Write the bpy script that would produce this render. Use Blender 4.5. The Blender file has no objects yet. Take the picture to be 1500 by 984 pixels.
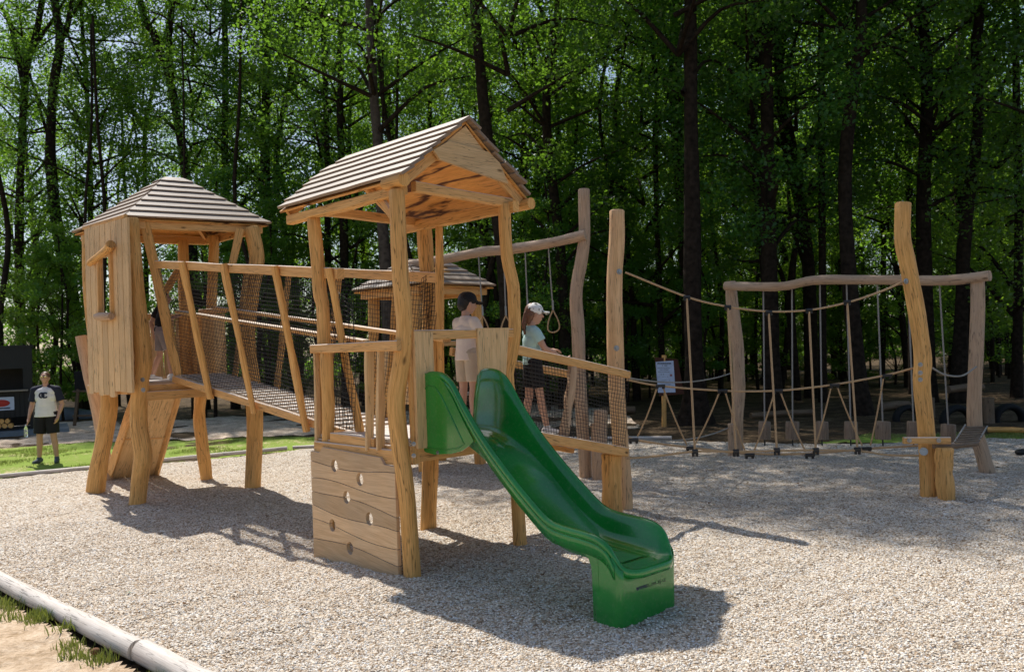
import bpy, math, random
import numpy as np
from mathutils import Vector, Matrix, noise
random.seed(7); RNG = np.random.default_rng(11)
sc = bpy.context.scene
COL = sc.collection
R = math.radians

# ------------------------------------------------------------------ camera
F, PITCH, ROLL, H = 1238.0, 0.0157, -0.0368, 1.85
def ray(px, py):
    xr, yr = px-750, 492-py
    cr, sr = math.cos(ROLL), math.sin(ROLL)
    x, y = xr*cr-yr*sr, xr*sr+yr*cr
    c, s = math.cos(PITCH), math.sin(PITCH)
    return Vector((x/F, c-s*y/F, s+c*y/F))
def Z(px, py, z=0.0):
    r = ray(px, py); t = (z-H)/r.z
    return Vector((0, 0, H))+r*t
def U(px, py, Y):
    r = ray(px, py); return Vector((0, 0, H))+r*(Y/r.y)
fwd = Vector((0, math.cos(PITCH), math.sin(PITCH)))
up0 = Vector((0, -math.sin(PITCH), math.cos(PITCH))); rt0 = Vector((1, 0, 0))
cr, sr = math.cos(ROLL), math.sin(ROLL)
rt = rt0*cr+up0*sr
upv = -rt0*sr+up0*cr
cam = bpy.data.cameras.new("camera"); camo = bpy.data.objects.new("camera", cam); COL.objects.link(camo)
m = Matrix((rt, upv, -fwd)).transposed().to_4x4(); m.translation = (0, 0, H); camo.matrix_world = m
cam.sensor_width = 36; cam.lens = 36*F/1500; cam.clip_end = 600; cam.clip_start = .1
cam.dof.use_dof = True; cam.dof.focus_distance = 8.0; cam.dof.aperture_fstop = 3.2
sc.camera = camo

# ------------------------------------------------------------------ light
SUN = Vector((-.38, .58, 1.0)).normalized()
w = bpy.data.worlds.new("World"); sc.world = w; w.use_nodes = True
nt = w.node_tree; bg = nt.nodes["Background"]; sky = nt.nodes.new("ShaderNodeTexSky")
sky.sky_type = 'NISHITA'; sky.sun_disc = False
sky.sun_elevation = math.asin(SUN.z); sky.sun_rotation = math.atan2(SUN.x, SUN.y)
sky.air_density = 1.0; sky.dust_density = 1.5; sky.ozone_density = 1.0
nt.links.new(sky.outputs[0], bg.inputs[0]); bg.inputs[1].default_value = .125
sl = bpy.data.lights.new("sun", 'SUN'); sl.energy = 5.0; sl.angle = R(.55); sl.color = (1, .955, .88)
slo = bpy.data.objects.new("sun", sl); COL.objects.link(slo)
slo.rotation_euler = SUN.to_track_quat('Z', 'Y').to_euler(); slo.location = (-10, 15, 30)
sc.view_settings.view_transform = 'Standard'; sc.view_settings.look = 'None'
sc.view_settings.exposure = 0; sc.view_settings.gamma = 1
cy = sc.cycles
cy.use_denoising = True
cy.max_bounces = 7; cy.diffuse_bounces = 3; cy.glossy_bounces = 3; cy.transmission_bounces = 4; cy.transparent_max_bounces = 6
cy.sample_clamp_indirect = 6

# ------------------------------------------------------------------ materials
def s2l(c):
    return tuple(((v/255)/12.92 if v/255 <= .04045 else ((v/255+.055)/1.055)**2.4) for v in c)
class NT:
    def __init__(s, name):
        s.m = bpy.data.materials.new(name); s.m.use_nodes = True; s.t = s.m.node_tree
        s.b = s.t.nodes["Principled BSDF"]; s.out = s.t.nodes["Material Output"]
    def n(s, typ, **kw):
        nd = s.t.nodes.new("ShaderNode"+typ)
        for k, v in kw.items():
            if k.startswith("i_"):
                key = k[2:]; key = int(key) if key.isdigit() else key.replace("_", " ")
                nd.inputs[key].default_value = v
            else: setattr(nd, k, v)
        return nd
    def l(s, a, b): s.t.links.new(a, b)
    def ramp(s, fac, stops):
        r = s.n("ValToRGB"); e = r.color_ramp.elements
        while len(e) < len(stops): e.new(.5)
        for el, (p, c) in zip(e, stops): el.position = p; el.color = (*c[:3], 1)
        s.l(fac, r.inputs[0]); return r.outputs[0]
    def mix(s, fac, a, b, mode='MIX'):
        x = s.n("Mix", data_type='RGBA', blend_type=mode)
        for sock, v in ((x.inputs[0], fac), (x.inputs[6], a), (x.inputs[7], b)):
            if hasattr(v, "is_linked"): s.l(v, sock)
            else: sock.default_value = v if isinstance(v, (int, float)) else (*v[:3], 1)
        return x.outputs[2]
    def math(s, op, a, b=None):
        x = s.n("Math", operation=op)
        for i, v in enumerate((a, b)):
            if v is None: continue
            if hasattr(v, "is_linked"): s.l(v, x.inputs[i])
            else: x.inputs[i].default_value = v
        return x.outputs[0]
def wood(name, light, dark, grey=0.0, rough=.62, bands=0.0, greycol=(.42, .37, .33), knots=True, weather=.25):
    k = NT(name)
    uv = k.n("UVMap").outputs[0]
    oi = k.n("ObjectInfo").outputs["Random"]
    geo = k.n("NewGeometry")
    mp = k.n("Mapping"); k.l(uv, mp.inputs[0]); mp.inputs["Scale"].default_value = (14, 1.1, 1)
    off = k.n("CombineXYZ"); k.l(k.math('MULTIPLY', geo.outputs["Random Per Island"], 37.0), off.inputs[0]); k.l(k.math('MULTIPLY', oi, 53.0), off.inputs[1])
    k.l(off.outputs[0], mp.inputs["Location"])
    g1 = k.n("TexNoise", i_Scale=2.2, i_Detail=5.0, i_Roughness=.6, i_Distortion=.6); k.l(mp.outputs[0], g1.inputs["Vector"])
    mp2 = k.n("Mapping"); k.l(uv, mp2.inputs[0]); mp2.inputs["Scale"].default_value = (60, 1.6, 1)
    g2 = k.n("TexNoise", i_Scale=3.0, i_Detail=3.0); k.l(mp2.outputs[0], g2.inputs["Vector"])
    col = k.ramp(g1.outputs[0], [(.28, dark), (.48, tuple((a+b)/2 for a, b in zip(light, dark))), (.66, light)])
    col = k.mix(.35, col, k.ramp(g2.outputs[0], [(.3, tuple(v*.6 for v in dark)), (.6, light)]), 'MIX')
    tc = k.n("TexCoord")
    big = k.n("TexNoise", i_Scale=1.7, i_Detail=3.0); k.l(tc.outputs["Object"], big.inputs["Vector"])
    col = k.mix(k.math('MULTIPLY', k.ramp(big.outputs[0], [(.42, (0, 0, 0)), (.7, (1, 1, 1))]), weather), col, tuple(v*.5+.17*g for v, g in zip(light, (1, .92, .8))))
    # a little tone difference between pieces
    hsv = k.n("HueSaturation"); k.l(col, hsv.inputs["Color"])
    k.l(k.math('ADD', k.math('MULTIPLY', geo.outputs["Random Per Island"], .36), .78), hsv.inputs["Value"])
    col = hsv.outputs[0]
    if knots:
        mp3 = k.n("Mapping"); k.l(uv, mp3.inputs[0]); mp3.inputs["Scale"].default_value = (5.5, 2.1, 1); k.l(off.outputs[0], mp3.inputs["Location"])
        vo = k.n("TexVoronoi", i_Scale=1.0); k.l(mp3.outputs[0], vo.inputs["Vector"])
        col = k.mix(k.ramp(vo.outputs["Distance"], [(.03, (1, 1, 1)), (.10, (0, 0, 0))]), col, tuple(v*.28 for v in dark))
        # drying cracks
        mp4 = k.n("Mapping"); k.l(uv, mp4.inputs[0]); mp4.inputs["Scale"].default_value = (22, .9, 1); k.l(off.outputs[0], mp4.inputs["Location"])
        cr_ = k.n("TexNoise", i_Scale=1.6, i_Detail=2.0, i_Distortion=.3); k.l(mp4.outputs[0], cr_.inputs["Vector"])
        d = k.math('ABSOLUTE', k.math('SUBTRACT', cr_.outputs[0], .5))
        msk = k.math('MULTIPLY', k.ramp(d, [(.005, (1, 1, 1)), (.017, (0, 0, 0))]), k.ramp(big.outputs[0], [(.36, (0, 0, 0)), (.52, (1, 1, 1))]))
        col = k.mix(k.math('MULTIPLY', msk, .7), col, tuple(v*.25 for v in dark))
    if bands:
        mp5 = k.n("Mapping"); k.l(uv, mp5.inputs[0]); mp5.inputs["Scale"].default_value = (bands, .45, 1)
        wv = k.n("TexNoise", i_Scale=1.0, i_Detail=5.0, i_Distortion=.25); k.l(mp5.outputs[0], wv.inputs["Vector"])
        d = k.math('ABSOLUTE', k.math('SUBTRACT', wv.outputs[0], .5))
        col = k.mix(k.ramp(d, [(.009, (1, 1, 1)), (.03, (0, 0, 0))]), col, (.10, .03, .008))
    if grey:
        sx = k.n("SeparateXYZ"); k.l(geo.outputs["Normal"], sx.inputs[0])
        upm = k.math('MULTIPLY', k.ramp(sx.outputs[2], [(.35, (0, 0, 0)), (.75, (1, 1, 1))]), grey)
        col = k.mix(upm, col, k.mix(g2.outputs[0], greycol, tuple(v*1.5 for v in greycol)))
    k.l(col, k.b.inputs["Base Color"]); k.b.inputs["Roughness"].default_value = rough
    k.b.inputs["Specular IOR Level"].default_value = .3
    bp = k.n("Bump", i_Strength=.35, i_Distance=.004); k.l(g2.outputs[0], bp.inputs["Height"]); k.l(bp.outputs[0], k.b.inputs["Normal"])
    return k.m
def plain(name, col, rough=.6, metal=0.0, var=.15, scale=8, bump=0, coat=0, trans=0, spec=.5):
    k = NT(name)
    tc = k.n("TexCoord"); nz = k.n("TexNoise", i_Scale=float(scale), i_Detail=4.0); k.l(tc.outputs["Object"], nz.inputs["Vector"])
    c = k.ramp(nz.outputs[0], [(.3, tuple(v*(1-var) for v in col)), (.7, tuple(min(1, v*(1+var)) for v in col))])
    k.l(c, k.b.inputs["Base Color"]); k.b.inputs["Roughness"].default_value = rough; k.b.inputs["Metallic"].default_value = metal
    k.b.inputs["Coat Weight"].default_value = coat; k.b.inputs["Transmission Weight"].default_value = trans
    k.b.inputs["Specular IOR Level"].default_value = spec
    if bump:
        bp = k.n("Bump", i_Strength=1.0, i_Distance=bump); k.l(nz.outputs[0], bp.inputs["Height"]); k.l(bp.outputs[0], k.b.inputs["Normal"])
    return k.m
M = {}
M['wood'] = wood('peeled_wood', (.96, .54, .18), (.58, .255, .055), weather=.15)
M['tan'] = wood('tan_peeled_wood', (.92, .59, .31), (.62, .34, .14), weather=.4)
M['beam'] = wood('sawn_wood', (.93, .53, .20), (.66, .315, .09), grey=.85, greycol=(.62, .55, .48), weather=.15)  # weathered upward faces, brightened so sunlit rail tops are painted into the colour
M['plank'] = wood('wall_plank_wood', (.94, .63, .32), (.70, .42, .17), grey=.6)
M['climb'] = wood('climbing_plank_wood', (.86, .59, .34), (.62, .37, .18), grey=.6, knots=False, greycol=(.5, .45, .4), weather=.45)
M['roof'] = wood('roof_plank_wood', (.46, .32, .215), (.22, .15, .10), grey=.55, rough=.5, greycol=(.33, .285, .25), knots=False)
M['under'] = wood('roof_underside_wood', (.94, .47, .13), (.68, .28, .06), bands=3.2)
M['pale'] = wood('pale_peeled_wood', (.66, .44, .28), (.44, .27, .155), weather=.5)
M['log'] = wood('edging_log_wood', (.86, .79, .72), (.62, .52, .44), weather=.7)
M['stumpw'] = wood('shaded_stump_wood', (.34, .24, .16), (.20, .13, .085), weather=.3)  # brown darkened so the shade on the hanging stumps sits in the colour
M['shade'] = wood('dark_old_wood', (.26, .17, .10), (.13, .08, .05))
M['deck'] = wood('deck_board_wood', (.7, .56, .42), (.5, .36, .24), grey=.85, greycol=(.62, .58, .54))  # weathered upward faces, their tint also lightened to stand in for sunlight
M['net'] = plain('black_net_rope', (.013, .011, .011), .55, scale=60)
M['rope'] = plain('hemp_coloured_rope', (.50, .33, .18), .85, scale=120, bump=.002)
M['greyrope'] = plain('grey_rope', (.34, .31, .27), .8, scale=120, bump=.002)
M['clamp'] = plain('black_plastic_clamp', (.01, .011, .014), .35)
M['steel'] = plain('galvanised_steel', (.34, .34, .35), .32, metal=.9, scale=40)
M['greenedge'] = None
def slide_mat():
    k = NT('green_glassfibre')
    tc = k.n("TexCoord"); nz = k.n("TexNoise", i_Scale=2.5, i_Detail=5.0); k.l(tc.outputs["Object"], nz.inputs["Vector"])
    c = k.ramp(nz.outputs[0], [(.3, (.006, .19, .028)), (.75, (.016, .29, .038))])
    n3 = k.n("TexNoise", i_Scale=34.0, i_Detail=6.0, i_Roughness=.8); k.l(tc.outputs["Object"], n3.inputs["Vector"])
    c = k.mix(k.math('MULTIPLY', k.ramp(n3.outputs[0], [(.52, (0, 0, 0)), (.75, (1, 1, 1))]), .28), c, (.30, .34, .22))
    k.l(c, k.b.inputs["Base Color"]); k.b.inputs["Coat Weight"].default_value = .6; k.b.inputs["Coat Roughness"].default_value = .08
    n2 = k.n("TexNoise", i_Scale=9.0, i_Detail=6.0); k.l(tc.outputs["Object"], n2.inputs["Vector"])
    k.l(k.ramp(n2.outputs[0], [(.35, (.12,)*3), (.7, (.26,)*3)]), k.b.inputs["Roughness"])
    bp = k.n("Bump", i_Strength=.4, i_Distance=.006); k.l(nz.outputs[0], bp.inputs["Height"]); k.l(bp.outputs[0], k.b.inputs["Normal"])
    return k.m
M['slide'] = slide_mat()
def gravel_mat():
    k = NT('pea_gravel')
    tc = k.n("TexCoord")
    wn = k.n("TexNoise", i_Scale=55.0, i_Detail=2.0); k.l(tc.outputs["Object"], wn.inputs["Vector"])
    vec = k.mix(.012, tc.outputs["Object"], wn.outputs["Color"], 'ADD')
    v1 = k.n("TexVoronoi", i_Scale=52.0); k.l(vec, v1.inputs["Vector"])
    v2 = k.n("TexVoronoi", i_Scale=24.0); k.l(vec, v2.inputs["Vector"])
    sx = k.n("SeparateXYZ"); k.l(v1.outputs["Color"], sx.inputs[0])
    col = k.ramp(sx.outputs[0], [(0, (.30, .20, .12)), (.15, (.56, .43, .30)), (.5, (.85, .74, .60)), (.85, (.94, .88, .79)), (1, (.94, .93, .91))])
    col = k.mix(k.ramp(v1.outputs["Distance"], [(.45, (0, 0, 0)), (.85, (.65,)*3)]), col, (.13, .095, .07), 'MIX')
    nz = k.n("TexNoise", i_Scale=1.1, i_Detail=6.0, i_Roughness=.65); k.l(tc.outputs["Object"], nz.inputs["Vector"])
    col = k.mix(1.0, col, k.ramp(nz.outputs[0], [(.3, (.88, .85, .82)), (.7, (1.0, 1.0, 1.0))]), 'MULTIPLY')
    n3 = k.n("TexNoise", i_Scale=14.0, i_Detail=4.0, i_Roughness=.7); k.l(tc.outputs["Object"], n3.inputs["Vector"])
    col = k.mix(1.0, col, k.ramp(n3.outputs[0], [(.3, (.80, .78, .76)), (.55, (1.0, 1.0, 1.0))]), 'MULTIPLY')
    k.l(col, k.b.inputs["Base Color"]); k.b.inputs["Roughness"].default_value = .85; k.b.inputs["Specular IOR Level"].default_value = .2
    hgt = k.math('ADD', k.math('MULTIPLY', k.math('SUBTRACT', 1.0, v1.outputs["Distance"]), 1.0), k.math('MULTIPLY', n3.outputs[0], 2.5))
    bp = k.n("Bump", i_Strength=1.0, i_Distance=.014); k.l(hgt, bp.inputs["Height"]); k.l(bp.outputs[0], k.b.inputs["Normal"])
    return k.m
M['gravel'] = gravel_mat()
def pebble_mat():
    k = NT('pebble_stone'); g = k.n("NewGeometry")
    c = k.ramp(g.outputs["Random Per Island"], [(0, (.34, .22, .13)), (.2, (.54, .42, .29)), (.55, (.87, .77, .63)), (.88, (.94, .89, .81)), (1, (.94, .93, .92))])
    k.l(c, k.b.inputs["Base Color"]); k.b.inputs["Roughness"].default_value = .75; k.b.inputs["Specular IOR Level"].default_value = .25
    return k.m
M['pebble'] = pebble_mat()
def ground_mat(name, stops, scale=2.0, fine=18.0, bump=.02):
    k = NT(name); tc = k.n("TexCoord")
    a = k.n("TexNoise", i_Scale=scale, i_Detail=8.0, i_Roughness=.7); k.l(tc.outputs["Object"], a.inputs["Vector"])
    b = k.n("TexNoise", i_Scale=fine, i_Detail=5.0, i_Roughness=.7); k.l(tc.outputs["Object"], b.inputs["Vector"])
    f = k.math('ADD', k.math('MULTIPLY', a.outputs[0], .55), k.math('MULTIPLY', b.outputs[0], .45))
    k.l(k.ramp(f, stops), k.b.inputs["Base Color"]); k.b.inputs["Roughness"].default_value = .95; k.b.inputs["Specular IOR Level"].default_value = .1
    bp = k.n("Bump", i_Strength=.9, i_Distance=bump); k.l(b.outputs[0], bp.inputs["Height"]); k.l(bp.outputs[0], k.b.inputs["Normal"])
    return k.m
M['forest'] = ground_mat('forest_floor_litter', [(.36, (.028, .019, .011)), (.5, (.085, .056, .032)), (.64, (.24, .17, .10))])
M['chips'] = ground_mat('wood_chips', [(.36, (.25, .18, .12)), (.5, (.62, .49, .38)), (.62, (.88, .76, .62))], fine=30)
M['soil'] = ground_mat('dry_soil', [(.38, (.36, .25, .15)), (.5, (.60, .45, .31)), (.64, (.78, .64, .48))], scale=3, fine=25)
M['turf'] = ground_mat('turf', [(.40, (.62, .50, .30)), (.46, (.26, .33, .07)), (.6, (.24, .36, .06))], scale=.9)
def leaf_mat(name, a, b, tr, tw=.5):
    k = NT(name); g = k.n("NewGeometry"); oi = k.n("ObjectInfo")
    f = g.outputs["Random Per Island"]
    c = k.ramp(f, [(0, a), (1, b)])
    hs = k.n("HueSaturation"); k.l(c, hs.inputs["Color"]); k.l(k.math('ADD', k.math('MULTIPLY', oi.outputs["Random"], .07), .465), hs.inputs["Hue"])
    k.l(k.math('ADD', k.math('MULTIPLY', oi.outputs["Random"], .7), .65), hs.inputs["Value"])
    d = k.n("BsdfDiffuse"); k.l(hs.outputs[0], d.inputs[0])
    t = k.n("BsdfTranslucent"); k.l(k.mix(f, tr, tuple(v*.6 for v in tr)), t.inputs[0])
    gl = k.n("BsdfGlossy", i_Roughness=.42); gl.inputs[0].default_value = (.8, .85, .8, 1)
    m1 = k.n("MixShader"); m1.inputs[0].default_value = tw; k.l(d.outputs[0], m1.inputs[1]); k.l(t.outputs[0], m1.inputs[2])
    m2 = k.n("MixShader"); m2.inputs[0].default_value = .04; k.l(m1.outputs[0], m2.inputs[1]); k.l(gl.outputs[0], m2.inputs[2])
    k.l(m2.outputs[0], k.out.inputs[0]); return k.m
M['leaf'] = leaf_mat('oak_leaves', (.014, .048, .016), (.055, .12, .024), (.32, .62, .045))
M['leaf2'] = leaf_mat('young_leaves', (.022, .065, .016), (.08, .165, .026), (.44, .74, .05))
M['grass'] = leaf_mat('grass_blades', (.11, .16, .035), (.32, .33, .11), (.36, .40, .06), .3)
M['bark'] = plain('dark_bark', (.030, .021, .015), .95, var=.5, scale=9, bump=.02, spec=.1)
M['bark2'] = plain('grey_bark', (.085, .066, .055), .95, var=.4, scale=9, bump=.02, spec=.1)
M['skin'] = plain('skin', (.55, .31, .21), .5, var=.06)
M['hair_dark'] = plain('dark_hair', (.012, .009, .008), .5, scale=60, var=.4)
M['hair_brown'] = plain('brown_hair', (.16, .07, .035), .5, scale=60, var=.4)
def c_(n, rgb, rough=.85, **k): M[n] = plain(n, s2l(rgb), rough, var=.08, **k)
c_('white_cotton', (232, 230, 226)); c_('navy_cotton', (28, 32, 52)); c_('black_cotton', (20, 20, 24)); c_('cream_cotton', (232, 214, 198))
c_('beige_cotton', (196, 176, 152)); c_('mint_cotton', (178, 212, 208)); c_('plaid_cotton', (150, 140, 140)); c_('shoe_grey', (80, 88, 100))
c_('sandal_white', (225, 222, 220)); c_('board_brown', (82, 44, 28)); c_('paper', (205, 215, 235)); c_('ink', (60, 66, 86)); c_('black_paint', (20, 20, 22), .6)
c_('red_print', (190, 60, 50)); c_('blue_cup', (150, 190, 215), .4); c_('counter', (150, 140, 128)); c_('inner_wall', (84, 80, 76)); c_('concrete', (120, 130, 138))
c_('tyre', (16, 16, 17), .8); c_('pinkish', (170, 110, 105)); c_('worn_ink', (96, 112, 84)); c_('green_plastic', (20, 130, 100), .4); c_('leaf_brown', (120, 84, 50))
M['glass'] = plain('clear_plastic', (.85, .92, .95), .08, trans=.85, var=.02)
M['lens'] = plain('mirror_lens', (.75, .62, .3), .12, metal=.8)
def camo():
    k = NT('camo_cap'); tc = k.n("TexCoord"); v = k.n("TexNoise", i_Scale=26.0, i_Detail=1.0); k.l(tc.outputs["Object"], v.inputs["Vector"])
    r = k.n("ValToRGB"); r.color_ramp.interpolation = 'CONSTANT'; e = r.color_ramp.elements
    e[0].position = 0; e[0].color = (.08, .075, .06, 1); e[1].position = .38; e[1].color = (.45, .45, .40, 1); e.new(.46).color = (.85, .85, .82, 1)
    k.l(v.outputs[0], r.inputs[0]); k.l(r.outputs[0], k.b.inputs["Base Color"]); k.b.inputs["Roughness"].default_value = .9; return k.m
M['camo'] = camo()

# ------------------------------------------------------------------ object helpers
def tag(o, label=None, cat=None, group=None, kind=None):
    if label: o['label'] = label
    if cat: o['category'] = cat
    if group: o['group'] = group
    if kind: o['kind'] = kind
    return o
def thing(name, label, cat, loc, group=None):
    o = bpy.data.objects.new(name, None); COL.objects.link(o); o.location = loc
    o.empty_display_size = .2
    return tag(o, label, cat, group)
def root_loc(p):
    v = Vector((0, 0, 0))
    while p is not None: v += Vector(p.location); p = p.parent
    return v
class MB:
    def __init__(s): s.v = []; s.f = []; s.sm = []; s.uv = []
    def face(s, idx, uvs, smooth=False): s.f.append(tuple(idx)); s.uv.extend(uvs); s.sm.append(smooth)
    def rings(s, rings, vs, closed=True, smooth=True, caps=True, per=None):
        n = len(rings[0]); base = len(s.v)
        for r in rings: s.v.extend([tuple(p) for p in r])
        # circumference coordinate
        us = [0]
        for j in range(n): us.append(us[-1]+(Vector(rings[0][(j+1) % n])-Vector(rings[0][j])).length)
        m = n if closed else n-1
        for i in range(len(rings)-1):
            for j in range(m):
                a = base+i*n+j; b = base+i*n+(j+1) % n
                s.face((a, b, b+n, a+n), ((us[j], vs[i]), (us[j+1], vs[i]), (us[j+1], vs[i+1]), (us[j], vs[i+1])), smooth)
        if caps and closed:
            for k, rev in ((0, True), (len(rings)-1, False)):
                r = rings[k]; b0 = len(s.v); s.v.extend([tuple(p) for p in r])
                ids = list(range(b0, b0+n)); c0 = Vector(r[0])
                uvs = [((Vector(p)-c0).length*.7, (i*.01)) for i, p in enumerate(r)]
                if rev: ids.reverse(); uvs.reverse()
                s.face(ids, uvs)
    def tube(s, pts, rad, n=10, smooth=True, caps=True, rough=0.0, seed=0, close_tip=False):
        pts = [Vector(p) for p in pts]
        if not hasattr(rad, '__len__'): rad = [rad]*len(pts)
        t0 = (pts[1]-pts[0]).normalized()
        ref = Vector((1, 0, 0)) if abs(t0.x) < .8 else Vector((0, 1, 0))
        x = (ref-t0*ref.dot(t0)).normalized(); rings = []; vs = [0]
        for i, p in enumerate(pts):
            t = (pts[min(i+1, len(pts)-1)]-pts[max(i-1, 0)])
            if t.length < 1e-9: t = t0
            t.normalize(); x = (x-t*x.dot(t)).normalized(); y = t.cross(x)
            ring = []
            for j in range(n):
                a = 2*math.pi*j/n; q = 1.0
                if rough: q += rough*noise.noise(Vector((math.cos(a)*1.1+seed*7.3, math.sin(a)*1.1+i*.23, seed*3.1+i*.11)))
                ring.append(p+(x*math.cos(a)+y*math.sin(a))*rad[i]*q)
            rings.append(ring)
            if i: vs.append(vs[-1]+(p-pts[i-1]).length)
        s.rings(rings, vs, True, smooth, caps)
        return s
    def beam(s, p0, p1, wd, ht, up=(0, 0, 1), ch=.007, seg=1, wob=0.0, seed=0, taper=1.0, bow=0.0):
        p0, p1 = Vector(p0), Vector(p1); d = (p1-p0); L = d.length; d.normalize()
        up = Vector(up); side = d.cross(up).normalized(); u2 = side.cross(d).normalized()
        ch = min(ch, wd*.3, ht*.3); rings = []; vs = []
        if wob and seg < 3: seg = 8
        for i in range(seg+1):
            t = i/seg; a, b = wd/2*(1+(taper-1)*t), ht/2*(1+(taper-1)*t)
            o = Vector((0, 0, 0))
            if wob:
                a += wob*noise.noise(Vector((seed*5.1, t*L*2.3, 1.3))); b += wob*.7*noise.noise(Vector((seed*3.7, t*L*2.1, 5.5)))
                o = side*wob*.9*noise.noise(Vector((seed*2.3, t*L*1.7, 9.1)))+u2*wob*.6*noise.noise(Vector((seed*1.7, t*L*1.5, 4.1)))
            o += u2*bow*4*t*(1-t)
            c = p0+d*L*t+o
            prof = [(a, b-ch), (a-ch, b), (-a+ch, b), (-a, b-ch), (-a, -b+ch), (-a+ch, -b), (a-ch, -b), (a, -b+ch)]
            rings.append([c+side*x+u2*y for x, y in prof]); vs.append(L*t)
        s.rings(rings, vs, True, False, True); return s
    def prism(s, poly, th, grain=None):  # poly: 3D outline, extruded by vector th
        poly = [Vector(p) for p in poly]; th = Vector(th); n = len(poly); b = len(s.v)
        s.v.extend([tuple(p) for p in poly]); s.v.extend([tuple(p+th) for p in poly])
        ax = (poly[1]-poly[0]).normalized() if grain is None else Vector(grain).normalized(); nn = th.normalized(); ay = nn.cross(ax)
        f = [((p-poly[0]).dot(ay), (p-poly[0]).dot(ax)) for p in poly]
        s.face(list(range(n))[::-1], f[::-1]); s.face(range(b+n, b+2*n) if 0 else [b+n+i for i in range(n)], f)
        s.f[-2] = tuple(b+i for i in reversed(range(n)))
        for i in range(n):
            j = (i+1) % n; e = (poly[j]-poly[i]).length
            s.face((b+i, b+j, b+n+j, b+n+i), ((0, 0), (0, e), (th.length, e), (th.length, 0)))
        return s
    def ball(s, c, r, sc_=(1, 1, 1), n=12, m=8):
        c = Vector(c); rings = []
        for i in range(m+1):
            th = math.pi*i/m; rr = max(math.sin(th), .02)*r
            rings.append([c+Vector((rr*math.cos(2*math.pi*j/n)*sc_[0], rr*math.sin(2*math.pi*j/n)*sc_[1], -math.cos(th)*r*sc_[2])) for j in range(n)])
        s.rings(rings, [r*math.pi*i/m for i in range(m+1)]); return s
    def mesh(s, name, mat, origin=Vector((0, 0, 0))):
        me = bpy.data.meshes.new(name)
        o = Vector(origin)
        me.from_pydata([(x-o.x, y-o.y, z-o.z) for x, y, z in s.v], [], s.f)
        me.polygons.foreach_set("use_smooth", s.sm)
        ul = me.uv_layers.new(name="UVMap"); ul.data.foreach_set("uv", np.array(s.uv, dtype=np.float32).ravel())
        me.update(); me.materials.append(mat)
        return me
    def build(s, name, mat, parent=None, origin=None):
        if parent is not None: org = root_loc(parent)
        else: org = Vector(origin) if origin is not None else Vector((0, 0, 0))
        me = s.mesh(name, mat, org)
        o = bpy.data.objects.new(name, me); COL.objects.link(o)
        if parent is not None: o.parent = parent
        else: o.location = org
        return o
def np_mesh(name, V, Fq, mat, smooth=False):
    me = bpy.data.meshes.new(name); V = np.asarray(V, dtype=np.float32); Fq = np.asarray(Fq, dtype=np.int32)
    me.vertices.add(len(V)); me.vertices.foreach_set("co", V.ravel())
    k = Fq.shape[1]; me.loops.add(Fq.size); me.loops.foreach_set("vertex_index", Fq.ravel())
    me.polygons.add(len(Fq)); me.polygons.foreach_set("loop_start", np.arange(0, Fq.size, k, dtype=np.int32))
    me.polygons.foreach_set("loop_total", np.full(len(Fq), k, dtype=np.int32))
    me.polygons.foreach_set("use_smooth", np.full(len(Fq), smooth))
    me.update(calc_edges=True); me.materials.append(mat); return me
def link(name, me, parent=None, loc=None):
    o = bpy.data.objects.new(name, me); COL.objects.link(o)
    if parent is not None: o.parent = parent
    if loc is not None: o.location = loc
    return o
def spline(pts, n):
    pts = [Vector(p) for p in pts]; out = []
    P_ = [pts[0]*2-pts[1]]+pts+[pts[-1]*2-pts[-2]]
    segs = len(pts)-1
    for k in range(n+1):
        t = k/n*segs; i = min(int(t), segs-1); f = t-i
        a, b, c, d = P_[i:i+4]
        out.append(.5*((2*b)+(c-a)*f+(2*a-5*b+4*c-d)*f*f+(3*b-a-3*c+d)*f**3))
    return out
_ps = [0]
def post(px, Y, r, parent, mat='wood', name='post', rt_=.06, n=26, sides=16, taper=.93, bury=.06):
    """px: pixel path top->bottom seen at depth Y (or list of depths)"""
    _ps[0] += 1; sd = _ps[0]
    pts = [U(x, y, Y) for x, y in px]
    if bury: pts[-1].z = min(pts[-1].z, 0)-bury
    sp = spline(pts, n)
    rad = []
    for i, p in enumerate(sp):
        t = i/n
        rad.append(r*(taper+(1-taper)*t)*(1+.10*noise.noise(Vector((sd*4.7, t*4.5, 0)))))
    # gently chamfered top
    d = (sp[0]-sp[1]).normalized()
    sp = [sp[0], sp[0]-d*.012]+sp[1:]; rad = [rad[0]-.010, rad[0]]+rad[1:]
    b = MB(); b.tube(sp, rad, n=sides, rough=rt_*2, seed=sd)
    return b.build(name, M[mat], parent)
def bolt(p, nrm, parent, r=.013):
    b = MB(); p = Vector(p); nrm = Vector(nrm).normalized()
    b.tube([p, p+nrm*.006, p+nrm*.007, p+nrm*.016], [r*1.5, r*1.5, r*.8, r*.7], n=8, smooth=False)
    return b.build('bolt', M['steel'], parent)
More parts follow.
